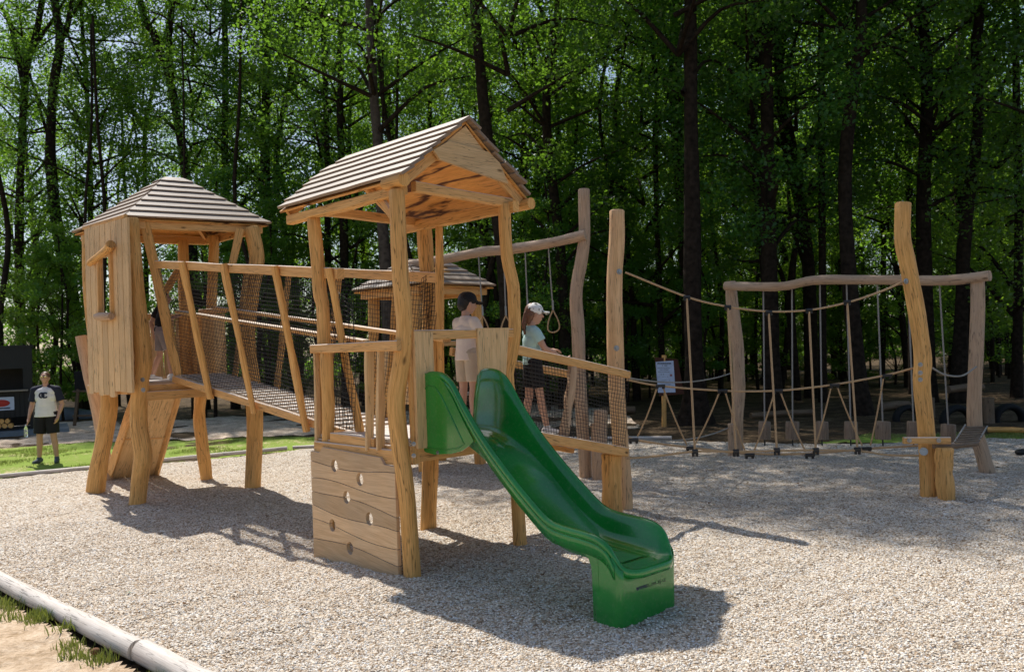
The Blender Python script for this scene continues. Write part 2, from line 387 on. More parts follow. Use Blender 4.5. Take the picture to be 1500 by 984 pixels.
def net(P00, P10, P01, P11, nu, nv, parent, sag=.012, r=.003, name='net', mat='net', seed=0):
    """net stretched over a quad; P(u,v)"""
    b = MB(); P00, P10, P01, P11 = map(Vector, (P00, P10, P01, P11))
    nr = (P10-P00).cross(P01-P00).normalized()
    def pt(u, v):
        p = P00*(1-u)*(1-v)+P10*u*(1-v)+P01*(1-u)*v+P11*u*v
        a = sag*(noise.noise(Vector((u*5+seed, v*4, 1)))*1.2+4*v*(1-v)*-.6)
        return p+nr*a+Vector((0, 0, 1))*(-sag*.6*4*v*(1-v)+.006*noise.noise(Vector((u*17, v*11, seed))))
    for i in range(nu+1):
        b.tube([pt(i/nu, k/10) for k in range(11)], r, n=3, caps=False)
    for j in range(nv+1):
        m_ = max(12, nu//2)
        b.tube([pt(k/m_, j/nv) for k in range(m_+1)], r, n=3, caps=False)
    return b.build(name, M[mat], parent)
def rope(b, p0, p1, r=.012, sag=0.0, n=14, sides=6):
    p0, p1 = Vector(p0), Vector(p1)
    b.tube([p0.lerp(p1, k/n)+Vector((0, 0, -sag*4*(k/n)*(1-k/n))) for k in range(n+1)], r, n=sides)

# ================================================================== GROUND
def gh(x, y):
    x = np.asarray(x, dtype=float); y = np.asarray(y, dtype=float)
    z = .016*np.sin(1.3*x+.7*y+1)+.014*np.sin(-.8*x+1.9*y)+.008*np.sin(3.1*x+2.2*y+2)+.006*np.sin(4.4*x-3.7*y)
    z += .004*np.sin(9.1*x+5.3*y+np.sin(4*x))+.004*np.sin(-7.7*x+11.3*y+2*np.sin(3*y))+.003*np.sin(19*x+13*y+2*np.sin(2*y))+.003*np.sin(-17*x+21*y+2*np.sin(3*x))+.006*np.sin(11*x+3*np.sin(1.7*y))*np.sin(13.5*y+2.5*np.sin(2.3*x))+.0028*np.sin(38*x+17*y+3*np.sin(5*y))*np.sin(29*y-21*x+2*np.sin(4*x))
    return z
def sheet(name, poly, z, mat, kind='structure', step=None):
    b = MB(); b.v = [(p[0], p[1], z) for p in poly]; b.face(range(len(poly)), [(p[0], p[1]) for p in poly])
    o = b.build(name, M[mat]); o['kind'] = kind; return o
b = MB(); S = 260
b.v = [(-S, -40, -.05), (S, -40, -.05), (S, S, -.05), (-S, S, -.05)]; b.face((0, 1, 2, 3), ((0, 0), (1, 0), (1, 1), (0, 1)))
b.build('ground', M['forest'])['kind'] = 'structure'
# gravel bed, gently heaved surface
def smooth_poly(px):
    return [Vector((p[0], p[1])) for p in px]
GP = [(-8.9, 14.05), (-7.55, 14.85), (-6, 16.0), (-4.3, 17.0), (-2.2, 17.1), (0, 17.0), (3, 16.2), (5.8, 14.7), (8.7, 14.5), (16, 14.5), (16, 1.0), (2.4, 1.0), (-2.13, 5.16), (-4.54, 7.4), (-10.6, 13.03)]
def inside(poly, x, y):
    c = np.zeros(x.shape, bool); n = len(poly); j = n-1
    for i in range(n):
        xi, yi = poly[i]; xj, yj = poly[j]
        cond = ((yi > y) != (yj > y)) & (x < (xj-xi)*(y-yi)/(yj-yi+1e-12)+xi)
        c ^= cond; j = i
    return c
def grid_sheet(name, poly, step, mat, z0=0.0, hf=1.0, x0=None, x1=None, y0=None, y1=None, kind='structure'):
    xs = np.arange(min(p[0] for p in poly), max(p[0] for p in poly)+step, step)
    ys = np.arange(min(p[1] for p in poly), max(p[1] for p in poly)+step, step)
    X, Y = np.meshgrid(xs, ys); ins = inside(poly, X, Y)
    idx = np.arange(X.size).reshape(X.shape)
    ok = ins[:-1, :-1] & ins[1:, :-1] & ins[:-1, 1:] & ins[1:, 1:]
    q = np.stack([idx[:-1, :-1][ok], idx[:-1, 1:][ok], idx[1:, 1:][ok], idx[1:, :-1][ok]], 1)
    V = np.stack([X.ravel(), Y.ravel(), z0+hf*gh(X, Y).ravel()], 1)
    used = np.unique(q); remap = -np.ones(len(V), int); remap[used] = np.arange(len(used))
    me = np_mesh(name, V[used], remap[q], M[mat], True)
    o = link(name, me); o['kind'] = kind; return o
grid_sheet('gravel_bed', GP, .035, 'gravel')
# loose pebbles lying on the bed where they can be told apart
def pebbles():
    n = 150000
    # density falls with distance
    Y = 3.6+6.4*RNG.random(n)**1.55; X = (RNG.random(n)-.5)*1.32*Y
    k = inside(GP, X, Y); X, Y = X[k], Y[k]; n = len(X)
    base = np.array([(1, 0, 0), (0, 1, 0), (-1, 0, 0), (0, -1, 0), (0, 0, 1), (0, 0, -1)], float)
    s = (.0050+.0072*RNG.random(n)**1.7)[:, None, None]*np.array([1, .75, .55])*(1+.3*(RNG.random((n, 1, 3))-.5))
    v = base[None]*s*(1+.5*(RNG.random((n, 6, 1))-.5))
    a = RNG.random(n)*6.28; tl = (RNG.random(n)-.5)*1.0
    ca, sa, ct, st = np.cos(a), np.sin(a), np.cos(tl), np.sin(tl)
    x = v[..., 0]*ct[:, None]-v[..., 2]*st[:, None]; z = v[..., 0]*st[:, None]+v[..., 2]*ct[:, None]; y = v[..., 1]
    v = np.stack([x*ca[:, None]-y*sa[:, None], x*sa[:, None]+y*ca[:, None], z], -1)
    v += np.stack([X, Y, gh(X, Y)+.003], 1)[:, None, :]
    f = np.array([(0, 1, 4), (1, 2, 4), (2, 3, 4), (3, 0, 4)])
    Fc = (f[None]+6*np.arange(n)[:, None, None]).reshape(-1, 3)
    o = link('pebbles', np_mesh('pebbles', v.reshape(-1, 3), Fc, M['pebble'], False)); tag(o, kind='stuff', label='loose pale pebbles strewn over the gravel bed', cat='gravel')
pebbles()
grid_sheet('wood_chip_ground', [(-26, 19.2), (-9.5, 20.2), (-4, 20.4), (3, 19.0), (3, 27.5), (-26, 28)], .12, 'chips', -.03, 1.5)
grid_sheet('lawn', [(-20, 12.8), (-9.0, 14.2), (-7.6, 15.02), (-4.3, 17.15), (-2.6, 17.25), (-2.2, 18.2), (-3.5, 20.0), (-9.5, 20.2), (-20, 19.4)], .1, 'turf', -.025, 1.2)
grid_sheet('soil', [(-12, 2), (2.0, 1.0), (-2.2, 5.02), (-4.62, 7.28), (-10.7, 12.9), (-16, 12)], .05, 'soil', -.02, 1.2)
def blades(name, pts, hmin, hmax, label):
    n = len(pts); P = np.asarray(pts); a = RNG.random(n)*6.28; h = hmin+(hmax-hmin)*RNG.random(n); wd = .0035+.003*RNG.random(n)
    lean = (RNG.random(n))*.6*h; la = RNG.random(n)*6.28
    b0 = np.stack([P[:, 0]-np.cos(a)*wd, P[:, 1]-np.sin(a)*wd, P[:, 2]-.01], 1); b1 = np.stack([P[:, 0]+np.cos(a)*wd, P[:, 1]+np.sin(a)*wd, P[:, 2]-.01], 1)
    m0 = b1*.5+b0*.5+np.stack([np.cos(la)*lean*.3, np.sin(la)*lean*.3, h*.6], 1)
    t = np.stack([P[:, 0]+np.cos(la)*lean, P[:, 1]+np.sin(la)*lean, P[:, 2]+h], 1)
    mr = m0+np.stack([np.cos(a)*wd*.7, np.sin(a)*wd*.7, 0*a], 1)
    V = np.stack([b0, b1, mr, t], 1).reshape(-1, 3); Fq = np.arange(4*n).reshape(-1, 4)
    o = link(name, np_mesh(name, V, Fq, M['grass'])); tag(o, label, 'grass', kind='stuff')
def turfpts(n, poly, x0, x1, y0, y1, dens):
    X = x0+(x1-x0)*RNG.random(n); Y = y0+(y1-y0)*RNG.random(n); k = inside(poly, X, Y)
    f = np.sin(X*1.7+1.1*np.sin(Y*2.1))+np.sin(Y*2.9+X*.8)+.8*np.sin(X*5.1-Y*3.3); k &= (f+RNG.random(n)*1.6 > dens)
    X, Y = X[k], Y[k]; return np.stack([X, Y, gh(X, Y)*1.2-.02], 1)
grid_sheet('lawn', [(5.2, 15.2), (7.5, 14.65), (18, 14.65), (18, 16.2), (9.5, 16.3), (6.5, 16.0)], .1, 'turf', -.03, 1.2)
LP = [(-20, 12.8), (-9.0, 14.25), (-7.6, 15.1), (-4.3, 17.25), (-2.6, 17.3), (-2.4, 18.2), (-3.6, 20.0), (-9.5, 20.2), (-20, 19.4)]
LP2 = [(5.2, 15.3), (7.5, 14.75), (14, 14.75), (14, 16.2), (9.5, 16.2), (6.5, 15.9)]
blades('lawn_grass', turfpts(16000, LP2, 5, 12, 14.7, 16.3, .6), .02, .05, 'short patchy grass behind the rope crossing')
blades('lawn_grass', turfpts(90000, LP, -13, -2, 14, 20.4, 1.9), .02, .055, 'short sunlit grass beyond the gravel bed')
pts = []
for k in range(30):
    t = random.random(); e = Vector((-5.2, 7.95)).lerp(Vector((-2.0, 4.98)), t)
    off = abs(random.gauss(0, .16))+.09
    c = e+Vector((-.72, -.69))*off
    for q in range(random.randint(40, 120)):
        x, y = c.x+random.gauss(0, .045), c.y+random.gauss(0, .045)
        pts.append((x, y, float(gh(x, y))*1.2-.02))
blades('verge_grass', pts, .03, .085, 'tufts of green grass along the edging log in the dry soil')

# edging logs
def edging(name, pts, r, label, n=30, mat='log'):
    sp = spline([Vector((x, y, .035)) for x, y in pts], n)
    b = MB(); b.tube(sp, [r*(1+.08*noise.noise(Vector((i*.4, 3, r*50)))) for i in range(n+1)], n=14, rough=.10, seed=r*100)
    mid = sp[n//2]
    o = b.build(name, M[mat], origin=(mid.x, mid.y, 0)); return tag(o, label, 'log')
edging('edging_log', [(-8.2, 10.8), (-6.4, 9.12), (-4.6, 7.40), (-3.3, 6.18), (-2.44, 5.38)], .068, 'whitish weathered edging log with long crack, in the near left corner')
edging('edging_log', [(-2.40, 5.36), (-1.4, 4.42), (0.3, 2.9)], .072, 'short end of pale edging log at the bottom edge of the photo')
edging('edging_log', [(-9.5, 13.75), (-8.7, 14.27), (-7.55, 14.94), (-6.3, 15.9), (-4.6, 17.0)], .038, 'thin pale edging log between lawn and gravel, far left', n=40)
edging('edging_log', [(-4.5, 17.08), (-2.2, 17.2), (0, 17.1), (3, 16.3)], .035, 'thin edging log at the back of the gravel behind the play towers', n=40)

# ================================================================== GABLE TOWER
A, B_, C_, D_ = Vector((-.9, 7.06, 0)), Vector((0, 7.96, 0)), Vector((-.96, 8.98, 0)), Vector((-1.86, 8.08, 0))
ea = Vector((1, 1, 0)).normalized(); eb = Vector((-1, 1, 0)).normalized()
T = thing('play_tower', 'open wooden play tower under a steep gabled plank roof, holding the green slide', 'play tower', (A+C_)/2)
def TP(a, b_, z): return A+ea*a+eb*b_+Vector((0, 0, z))
post([(581, 278), (584, 350), (588, 420), (592, 480), (588, 530), (580, 585), (586, 650), (596, 730), (605, 843)], 7.06, .074, T)
post([(739, 298), (740, 340), (743, 380), (751, 415), (753, 445), (754, 485), (749, 520), (743, 550), (749, 600), (756, 690), (762, 800)], 7.96, .064, T)
post([(621, 328), (624, 380), (630, 450), (631, 600), (630, 690), (627, 772)], 8.98, .086, T)
post([(459, 318), (464, 370), (469, 428), (473, 452), (475, 520), (478, 580), (478, 660), (480, 806)], 8.08, .068, T)
post([(643, 326), (644, 430), (645, 560), (646, 640)], 8.72, .045, T, bury=0)
zp = 1.12
def tower_deck():
    b = MB()
    n = 9
    for i in range(n):
        t0 = -.02+i*1.36/n
        b.beam(TP(.0, t0+.07, zp-.018), TP(1.28, t0+.07, zp-.018), 1.30/n*1.0-.004+.01, .032, wob=0.0)
    b.build('deck', M['deck'], T)
    b = MB()
    b.beam(TP(-.0, 0.0, zp-.115), TP(1.30, 0, zp-.115), .05, .15, wob=.006)
    b.beam(TP(1.27, .06, zp-.115), TP(1.27, 1.38, zp-.115), .05, .15, wob=.006)
    b.beam(TP(.0, .07, zp-.115), TP(.0, 1.40, zp-.115), .05, .14, wob=.006)
    b.beam(TP(.03, 1.36, zp-.115), TP(1.24, 1.36, zp-.115), .05, .14, wob=.006)
    b.build('deck_beam', M['beam'], T)
tower_deck()
# railing on the climbing side (A-D)
b = MB(); b.beam(U(457, 511, 8.05), U(585, 506, 6.96), .045, .085, wob=.006, seed=3); b.build('handrail', M['beam'], T)
b = MB()
b.tube(spline([U(478, 506, 7.93), U(479, 560, 7.93), U(481, 600, 7.93), U(480, 655, 7.93)], 10), [.055, .06, .063, .06, .056, .058, .06, .06, .057, .055, .055], n=12, rough=.1, seed=5)
b.build('baluster', M['wood'], T)
for x0, x1, Y, wd in ((541, 541, 7.36, .085), (558, 557, 7.23, .075)):
    b = MB(); b.beam(U(x0, 499, Y), U(x1, 659, Y), .035, wd, up=ea*-1, wob=.012, seed=x0); b.build('baluster', M['plank'], T)
b = MB(); b.beam(U(463, 512, 8.02), U(466, 658, 8.02), .035, .055, up=ea*-1, wob=.01, seed=8); b.build('baluster', M['plank'], T)
b = MB(); b.beam(TP(-.03, 1.10, 1.10), TP(-.03, .42, 1.08), .04, .09, wob=.006, seed=2); b.beam(TP(-.05, 1.34, .99), TP(-.05, .1, .98), .035, .13, wob=.006, seed=4)
b.build('side_board', M['beam'], T)
# climbing wall: seven wavy planks with six hand holes cut through
def climbing_wall():
    o0 = TP(-.062, 0, 0)
    L = 1.34
    # corners in (b, z): left = far (b=L+.06) ; right = near (b=.06)
    lz = [1.02, .86, .71, .615, .465, .32, .17, -.05]     # seam heights at far end
    rz = [.965, .84, .66, .50, .355, .225, .105, -.06]
    B0, B1 = .065, 1.36
    holes = [(494.6, 681), (532, 701), (512.5, 727), (546, 758.5), (491.7, 768), (517.6, 801.5)]
    pl_p = o0; hz = []
    for x, y in holes:
        r = ray(x, y); nrm = ea; t = nrm.dot(Vector((pl_p.x, pl_p.y, H))-Vector((0, 0, H)))/nrm.dot(r)
        q = Vector((0, 0, H))+r*t; hz.append(((q-o0).dot(eb), q.z))
    def seam(i, b_):
        t = (b_-B0)/(B1-B0); z = rz[i]+(lz[i]-rz[i])*t
        if i == 0: return (z if .12 < t < .88 else z-.055)
        if i == 7: return z
        return z+.022*math.sin(t*5.2+i*1.9)
    wall = MB(); NS = 26
    for i in range(7):
        x = [B0+(B1-B0)*k/NS for k in range(NS+1)]
        tp = [(q, seam(i, q)-(.003 if i else 0)) for q in x]; bt = [(q, seam(i+1, q)+.003) for q in x]
        outl = tp+bt[::-1]
        wall.prism([o0+eb*q+Vector((0, 0, z)) for q, z in outl], -ea*.036)
    wo = wall.build('climbing_wall', M['climb'], T)
    cut = MB()
    for i, (q, z) in enumerate(hz):
        c = o0+eb*q+Vector((0, 0, z)); rr = .052
        cut.rings([[c+ea*s_+(eb*math.cos(a)*rr*1.0+Vector((0, 0, 1))*math.sin(a)*rr*1.1) for a in [2*math.pi*j/14 for j in range(14)]] for s_ in (-.12, .06)], [0, .2], smooth=False)
    co = cut.build('cutter', M['climb'], T)
    md = wo.modifiers.new('b', 'BOOLEAN'); md.object = co; md.operation = 'DIFFERENCE'; md.solver = 'EXACT'
    dg = bpy.context.evaluated_depsgraph_get(); me = bpy.data.meshes.new_from_object(wo.evaluated_get(dg))
    wo.modifiers.clear(); wo.data = me; bpy.data.objects.remove(co)
    # battens behind the wall
    for q in (.16, 1.30):
        k = MB(); k.beam(o0+eb*q+Vector((0, 0, -.05))+ea*.025, o0+eb*q+Vector((0, 0, .9))+ea*.025, .045, .045, up=ea)
        k.build('batten', M['beam'], T)
climbing_wall()
# slide front panel: two wide boards and a top rail
b = MB(); b.prism([TP(.05, -.075, 1.05), TP(.24, -.075, 1.05), TP(.25, -.075, 2.02), TP(.05, -.075, 2.03)], eb*.035, (0, 0, 1)); b.build('front_board', M['plank'], T)
b = MB(); b.prism([TP(.02, -.035, .92), TP(.09, -.035, .92), TP(.09, -.035, 1.9), TP(.02, -.035, 1.9)], eb*.03, (0, 0, 1)); b.build('front_board', M['beam'], T)
b = MB(); b.prism([TP(.80, -.078, 1.05), TP(1.02, -.078, 1.05), TP(1.16, -.078, 2.05), TP(.76, -.078, 2.05)], eb*.03, (0, 0, 1)); b.build('front_board', M['plank'], T)
b = MB(); b.beam(TP(.06, -.035, 2.0), TP(1.24, -.035, 2.0), .05, .085, wob=.006, seed=11); b.build('handrail', M['beam'], T)
for z, q in ((1.06, TP(-.02, -.078, 1.0)), (.9, TP(-.02, -.078, .93))): bolt(U(606, 650 if z > 1 else 667, 6.985), (.2, -1, 0), T)
# roof
zE, zR, aL, aR, aM, bN, bF = 3.29, 3.90, -.04, 1.50, .74, -.09, 1.93
def gable_roof():
    ro = MB(); un = MB()
    for sgn, a0 in ((-1, aL), (1, aR)):
        n = 7
        for i in range(n):
            t0 = i/n; t1 = (i+1.18)/n if i < n-1 else 1.03
            def on(t, bb, lift):
                a = a0+(aM-a0)*t; z = zE+(zR-zE)*t
                nr = (Vector((0, 0, 1))*(abs(aM-a0))-ea*(-sgn)*0+ea*sgn*(zR-zE)).normalized()
                return TP(a, bb, z)+nr*lift
            j1, j2 = random.uniform(-.05, .03), random.uniform(-.10, .06)
            p = [on(t0, bN+j1, .035), on(t1, bN+j1*.6, .012), on(t1, bF+j2, .012), on(t0, bF+j2, .035)]
            nr = (p[1]-p[0]).cross(p[3]-p[0]).normalized()
            if nr.z < 0: nr = -nr
            # plank with wavy lower edge
            K = 10
            lo = [p[0].lerp(p[3], k/K)+(p[0]-p[1]).normalized()*.022*noise.noise(Vector((k*.6, i*3.3, sgn))) for k in range(K+1)]
            hi = [p[1].lerp(p[2], k/K) for k in range(K+1)]
            ro.prism(lo+hi[::-1], nr*.026)
        K = 1
        q = [on(.0, bN+.05, -.012), on(1.0, bN+.05, -.012), on(1.0, bF-.05, -.012), on(.0, bF-.05, -.012)]
        nr = (q[1]-q[0]).cross(q[3]-q[0]).normalized(); nr = nr if nr.z > 0 else -nr
        q = [q[0], q[3], q[2], q[1]]
        un.prism(q, nr*.02)
    # ridge cap boards
    o = ro.build('roof', M['roof'], T)
    un.build('roof_boarding', M['under'], o)
    g = MB()
    # gable triangle (near): apex board, collar, rafters, tie
    def GP_(a, z, b_=bN+.06): return TP(a, b_, z)
    sl = (zR-zE)/(aM-aL); sr_ = (zR-zE)/(aR-aM)
    g.prism([GP_(aM-.33, zR-.33*sl-.03), GP_(aM+.36, zR-.36*sr_-.06), GP_(aM+.01, zR-.03)], eb*.03, ea)
    g.prism([GP_(aM-.40, zR-.36*sl-.03, bN+.03), GP_(aM-.33, zR-.36*sl-.10, bN+.03), GP_(aM+.50, zR-.50*sr_-.10, bN+.03), GP_(aM+.40, zR-.36*sr_-.03, bN+.03), GP_(aM+.26, zR-.22*sr_-.06, bN+.03), GP_(aM-.22, zR-.2*sl-.05, bN+.03)], eb*.028, ea)
    g.build('gable_board', M['plank'], T)
    for bb in (bN+.10, bF-.12):
        r_ = MB(); r_.beam(TP(aL+.05, bb, zE-.015), TP(aM, bb, zR-.07), .05, .10, up=(0, 0, 1), wob=.006, seed=bb); r_.build('rafter', M['beam'], T)
        r_ = MB(); r_.beam(TP(aR-.05, bb, zE-.03), TP(aM, bb, zR-.07), .05, .10, up=(0, 0, 1), wob=.006, seed=bb+2); r_.build('rafter', M['beam'], T)
    t_ = MB()
    t_.beam(TP(aL+.22, bN+.12, zE-.02), TP(aR-.1, bN+.12, zE-.055), .07, .085, wob=.008, seed=5); 
    t_.beam(TP(aL+.15, 1.40, zE-.04), TP(aR-.12, 1.40, zE-.055), .07, .085, wob=.008, seed=6)
    t_.build('tie_beam', M['beam'], T)
    e_ = MB()
    e_.beam(TP(.02, bN+.05, zE-.075), TP(.02, bF-.14, zE-.085), .08, .085, wob=.014, seed=7)
    e_.beam(TP(1.30, bN+.0, zE-.10), TP(1.30, bF-.14, zE-.10), .09, .10, wob=.014, seed=9)
    e_.tube([TP(-.02, bN-.01, zE-.0), TP(-.02, bN+.25, zE-.0)], [.06, .055], n=12, rough=.1, seed=2)
    e_.tube([TP(1.48, bN-.03, zE-.06), TP(1.48, bN+.25, zE-.06)], [.055, .055], n=12, rough=.1, seed=3)
    e_.build('eave_beam', M['wood'], T)
gable_roof()
b = MB(); b.beam(TP(.05, .12, 2.98), TP(.05, .38, 3.24), .05, .07, wob=.004)
b.build('brace', M['beam'], T)

# ================================================================== SLIDE
def slide():
    d = Vector((.67, -.742, 0)).normalized(); wv = Vector((-d.y, d.x, 0))
    P0 = Vector((-.78, 7.18, 0)); W = .60
    S_ = thing('slide', 'glossy green glass-fibre slide with flared top cheeks and box-shaped foot', 'slide', P0+d*1.2+wv*.3)
    rim = [(.02, 1.56), (.07, 1.665), (.15, 1.69), (.28, 1.68), (.35, 1.65), (.43, 1.59), (.57, 1.41), (.78, 1.18), (1.04, .95), (1.27, .77), (1.47, .635), (1.62, .60), (1.83, .585), (1.96, .565), (2.04, .52), (2.085, .45), (2.115, .39), (2.15, .362), (2.19, .352)]
    bed = [(.02, 1.13), (.07, 1.13), (.15, 1.13), (.28, 1.13), (.35, 1.125), (.43, 1.11), (.57, 1.05), (.78, .91), (1.04, .70), (1.27, .535), (1.47, .43), (1.62, .395), (1.83, .375), (1.96, .365), (2.04, .36), (2.10, .355), (2.15, .352), (2.19, .35)]
    # resample
    def rs(a, n):
        v = spline([Vector((s, z, 0)) for s, z in a], n); return [(p.x, p.y) for p in v]
    N = 68; rim = rs(rim, N); bed = rs(bed, N)
    def P(s, w_, z): return P0+d*s+wv*w_+Vector((0, 0, z))
    def tab(t_, s):
        if s <= t_[0][0]: return t_[0][1]
        for i in range(len(t_)-1):
            if t_[i+1][0] >= s:
                (a0, z0_), (a1, z1_) = t_[i], t_[i+1]; return z0_+(z1_-z0_)*(s-a0)/max(a1-a0, 1e-6)
        return t_[-1][1]
    rimf = lambda s: tab(rim, s); bedf = lambda s: tab(bed, s)
    # the moulded wall swept round the U-shaped rim: near side, rounded front, far side
    RC_, SE = .19, 2.185; path = []
    for k in range(61): path.append((.02+(SE-RC_-.02)*k/60, 0, 0, 1))
    for k in range(1, 15):
        a = R(90*k/14); path.append((SE-RC_+RC_*math.sin(a), RC_-RC_*math.cos(a), -math.sin(a), math.cos(a)))
    for k in range(1, 6): path.append((SE, RC_+(W-2*RC_)*k/6, -1, 0))
    for k in range(0, 15):
        a = R(90*k/14); path.append((SE-RC_+RC_*math.cos(a), W-RC_+RC_*math.sin(a), -math.cos(a), -math.sin(a)))
    for k in range(1, 61): path.append((SE-RC_-(SE-RC_-.02)*k/60, W, 0, -1))
    rings = []
    for (s, w_, ns, nw) in path:
        zr = rimf(s); h = max(zr-bedf(s), .004); fr = min(1, h/.12)
        prof = [(-.013, zr-.055), (-.019, zr-.030), (-.017, zr-.012), (-.009, zr-.002), (.004, zr), (.017, zr-.005*fr), (.028, zr-.025*fr)]
        for f, g in ((.66, .048), (.36, .062), (.16, .082), (.05, .110), (.01, .140), (0.0, .176)):
            sp_ = s+ns*g; prof.append((g, bedf(sp_)+f*h))
        rings.append([P(s+ns*g, w_+nw*g, z) for g, z in prof])
    b = MB(); b.rings(rings, [i*.04 for i in range(len(rings))], closed=False, smooth=True)
    o = b.build('chute', M['slide'], S_)
    sm = o.modifiers.new('s', 'SOLIDIFY'); sm.thickness = .006; sm.offset = 0
    rg = []
    for k in range(71):
        s = .02+(2.006-.02)*k/70; q = max(0, min(1, (s-.38)/.12))*max(0, min(1, (1.90-s)/.25)); q = q*q*(3-2*q); rib = .013*q
        row = []
        for w_, r_ in ((.170, 0), (.205, 0), (.218, rib*.6), (.230, rib), (.242, rib*.6), (.255, 0), (.30, 0), (.345, 0), (.358, rib*.6), (.370, rib), (.382, rib*.6), (.395, 0), (.430, 0)):
            row.append(P(s, w_, bedf(s)+.0045+r_))
        rg.append(row)
    k = MB(); k.rings(rg, [i*.03 for i in range(71)], closed=False, smooth=True); k.build('sliding_bed', M['slide'], S_)
    # outer moulded side walls (the underside shell of the chute)
    def shell(w_, sg):
        k = MB(); 
        top = [rim[i] for i in range(0, N+1)]
        zb_ = []
        rg = []
        for i in range(N+1):
            s, zr = rim[i]; sb, zb = bed[i]
            dep = .20 if s > .6 else .0
            z_low = zb-.04 if s > .5 else zb-.05
            lo = zr-.15 if s < 1.9 else max(zr-.15, .30)
            if s > 2.1: continue
            rg.append([P(s, w_-sg*.010, zr-.045*min(1, (zr-zb)/.1)), P(s, w_-sg*.012, (zr+lo)/2), P(s, w_-sg*.004, lo)])
        k.rings(rg, [i*.04 for i in range(len(rg))], closed=False, smooth=True)
        q = k.build('chute_side', M['slide'], S_); mm = q.modifiers.new('s', 'SOLIDIFY'); mm.thickness = .008; mm.offset = 0
    shell(0, 1); shell(W, -1)
    k = MB(); rg = []
    for i in range(N+1):
        s, zr = rim[i]; sb, zb = bed[i]
        if s < .3 or s > 2.0: continue
        mid = zb-.022
        rg.append([P(s, .004, zr-.15), P(s, .03, min(mid+.03, zr-.15)), P(s, .11, mid), P(s, W-.11, mid), P(s, W-.03, min(mid+.03, zr-.15)), P(s, W-.004, zr-.15)])
    k.rings(rg, [i*.04 for i in range(len(rg))], closed=False, smooth=True); k.build('underside', M['slide'], S_)
    # cheek panels with raised frame at the top
    for w_, sg in ((-.012, -1), (W+.006, 1)):
        out = [(0.0, 1.07), (0.0, 1.50), (.04, 1.63), (.11, 1.675), (.27, 1.66), (.36, 1.60), (.47, 1.47), (.60, 1.29), (.72, 1.14), (.66, 1.10), (.56, 1.05), (.42, 1.02), (.2, 1.0), (.08, 1.01), (.02, 1.04)]
        c = MB(); c.prism([P(s-.03, w_, z) for s, z in out], wv*sg*.008)
        c.build('cheek_panel', M['slide'], S_)
        ins = [(.05, 1.10), (.05, 1.42), (.08, 1.53), (.14, 1.57), (.24, 1.56), (.32, 1.49), (.42, 1.36), (.52, 1.22), (.60, 1.11), (.52, 1.075), (.40, 1.055), (.2, 1.045), (.09, 1.06)]
        ln = MB(); ln.tube([P(s-.03, w_+sg*.008, z) for s, z in ins+ins[:1]], .007, n=6, caps=False)
        ln.build('cheek_bead', M['slide'], S_)
        for s, z in ((.0, 1.47), (.0, 1.14), (.22, 1.02)): bolt(P(s+.0, w_+sg*.008, z), wv*sg, S_, .011)
    # foot box
    f = MB(); rb = .035; F0, F1 = 1.89, 2.125
    plan = []
    for cx, cy_, a0 in ((F1-rb, W-rb, 90), (F1-rb, rb, 0)):      # far front corner then near front corner, walked from the far back
        pass
    for t in (F0, F0+.05, F0+.1, F0+.15): plan.append((t, W))
    for a in (90, 68, 45, 22, 0): plan.append((F1-rb+rb*math.cos(R(a)), W-rb+rb*math.sin(R(a))))
    for k in range(1, 16): plan.append((F1, W-rb-(W-2*rb)*k/16))
    for a in (0, -22, -45, -68, -90): plan.append((F1-rb+rb*math.cos(R(a)), rb+rb*math.sin(R(a))))
    for t in (F0+.15, F0+.1, F0+.05, F0): plan.append((t, 0))
    def rimz(s):
        for i in range(N):
            if rim[i+1][0] >= s: return rim[i][1]
        return rim[-1][1]
    def topz(s, w_):
        if s < F1-.02: return rimz(s)-.03
        x = abs(2*w_/W-1); return .335+.045*max(0, (x-.8)/.2)
    rings_ = []
    for q in (0, .1, .35, .6, .8, 1.0):
        rr_ = []
        for (s_, w_) in plan:
            tz_ = topz(s_, w_); out = 1+.012*q
            rr_.append(P(F0+(s_-F0)*(1+.05*q), w_, -.06+(tz_+.06)*q))
        rings_.append(rr_)
    f.rings(rings_, [0, .06, .2, .3, .4, .5], closed=False, smooth=True)
    o = f.build('foot_box', M['slide'], S_); mm = o.modifiers.new('s', 'SOLIDIFY'); mm.thickness = .008; mm.offset = 0
    f = MB(); f.rings([[P(F0, 0, z), P(F0, W, z)] for z in (-.06, .2, .32)], [0, .2, .4], closed=False, smooth=False); f.build('foot_back', M['slide'], S_)
    for w_, sg in ((.0, -1), (W, 1)):
        g = MB(); g.prism([P(1.76, w_, .445), P(1.83, w_, .43), P(1.865, w_, .405), P(1.885, w_, .36), P(1.893, w_, .30), P(1.893, w_, .2), P(1.95, w_, .2), P(1.95, w_, .53), P(1.76, w_, .55)], wv*sg*.006)
        g.build('foot_side', M['slide'], S_)
    # faint printed web address on the foot
    def text(s_, size, mat, org, xa, za, bold=.0):
        cu = bpy.data.curves.new('t', 'FONT'); cu.body = s_; cu.size = size; cu.extrude = .0006; cu.offset = bold
        to = bpy.data.objects.new('t', cu); COL.objects.link(to)
        dg = bpy.context.evaluated_depsgraph_get(); me = bpy.data.meshes.new_from_object(to.evaluated_get(dg)); bpy.data.objects.remove(to)
        me.materials.clear(); me.materials.append(M[mat])
        ya = Vector(xa).cross(Vector(za)) * -1
        mt = Matrix((Vector(xa).normalized(), Vector(za).normalized(), Vector(xa).cross(Vector(za)).normalized())).transposed()
        for v in me.vertices: v.co = mt @ v.co+Vector(org)
        return me
    me = text('www.', .05, 'ink', P(2.138, .16, .20)-root_loc(S_), wv, Vector((0, 0, 1)), .0012); link('lettering', me, S_)
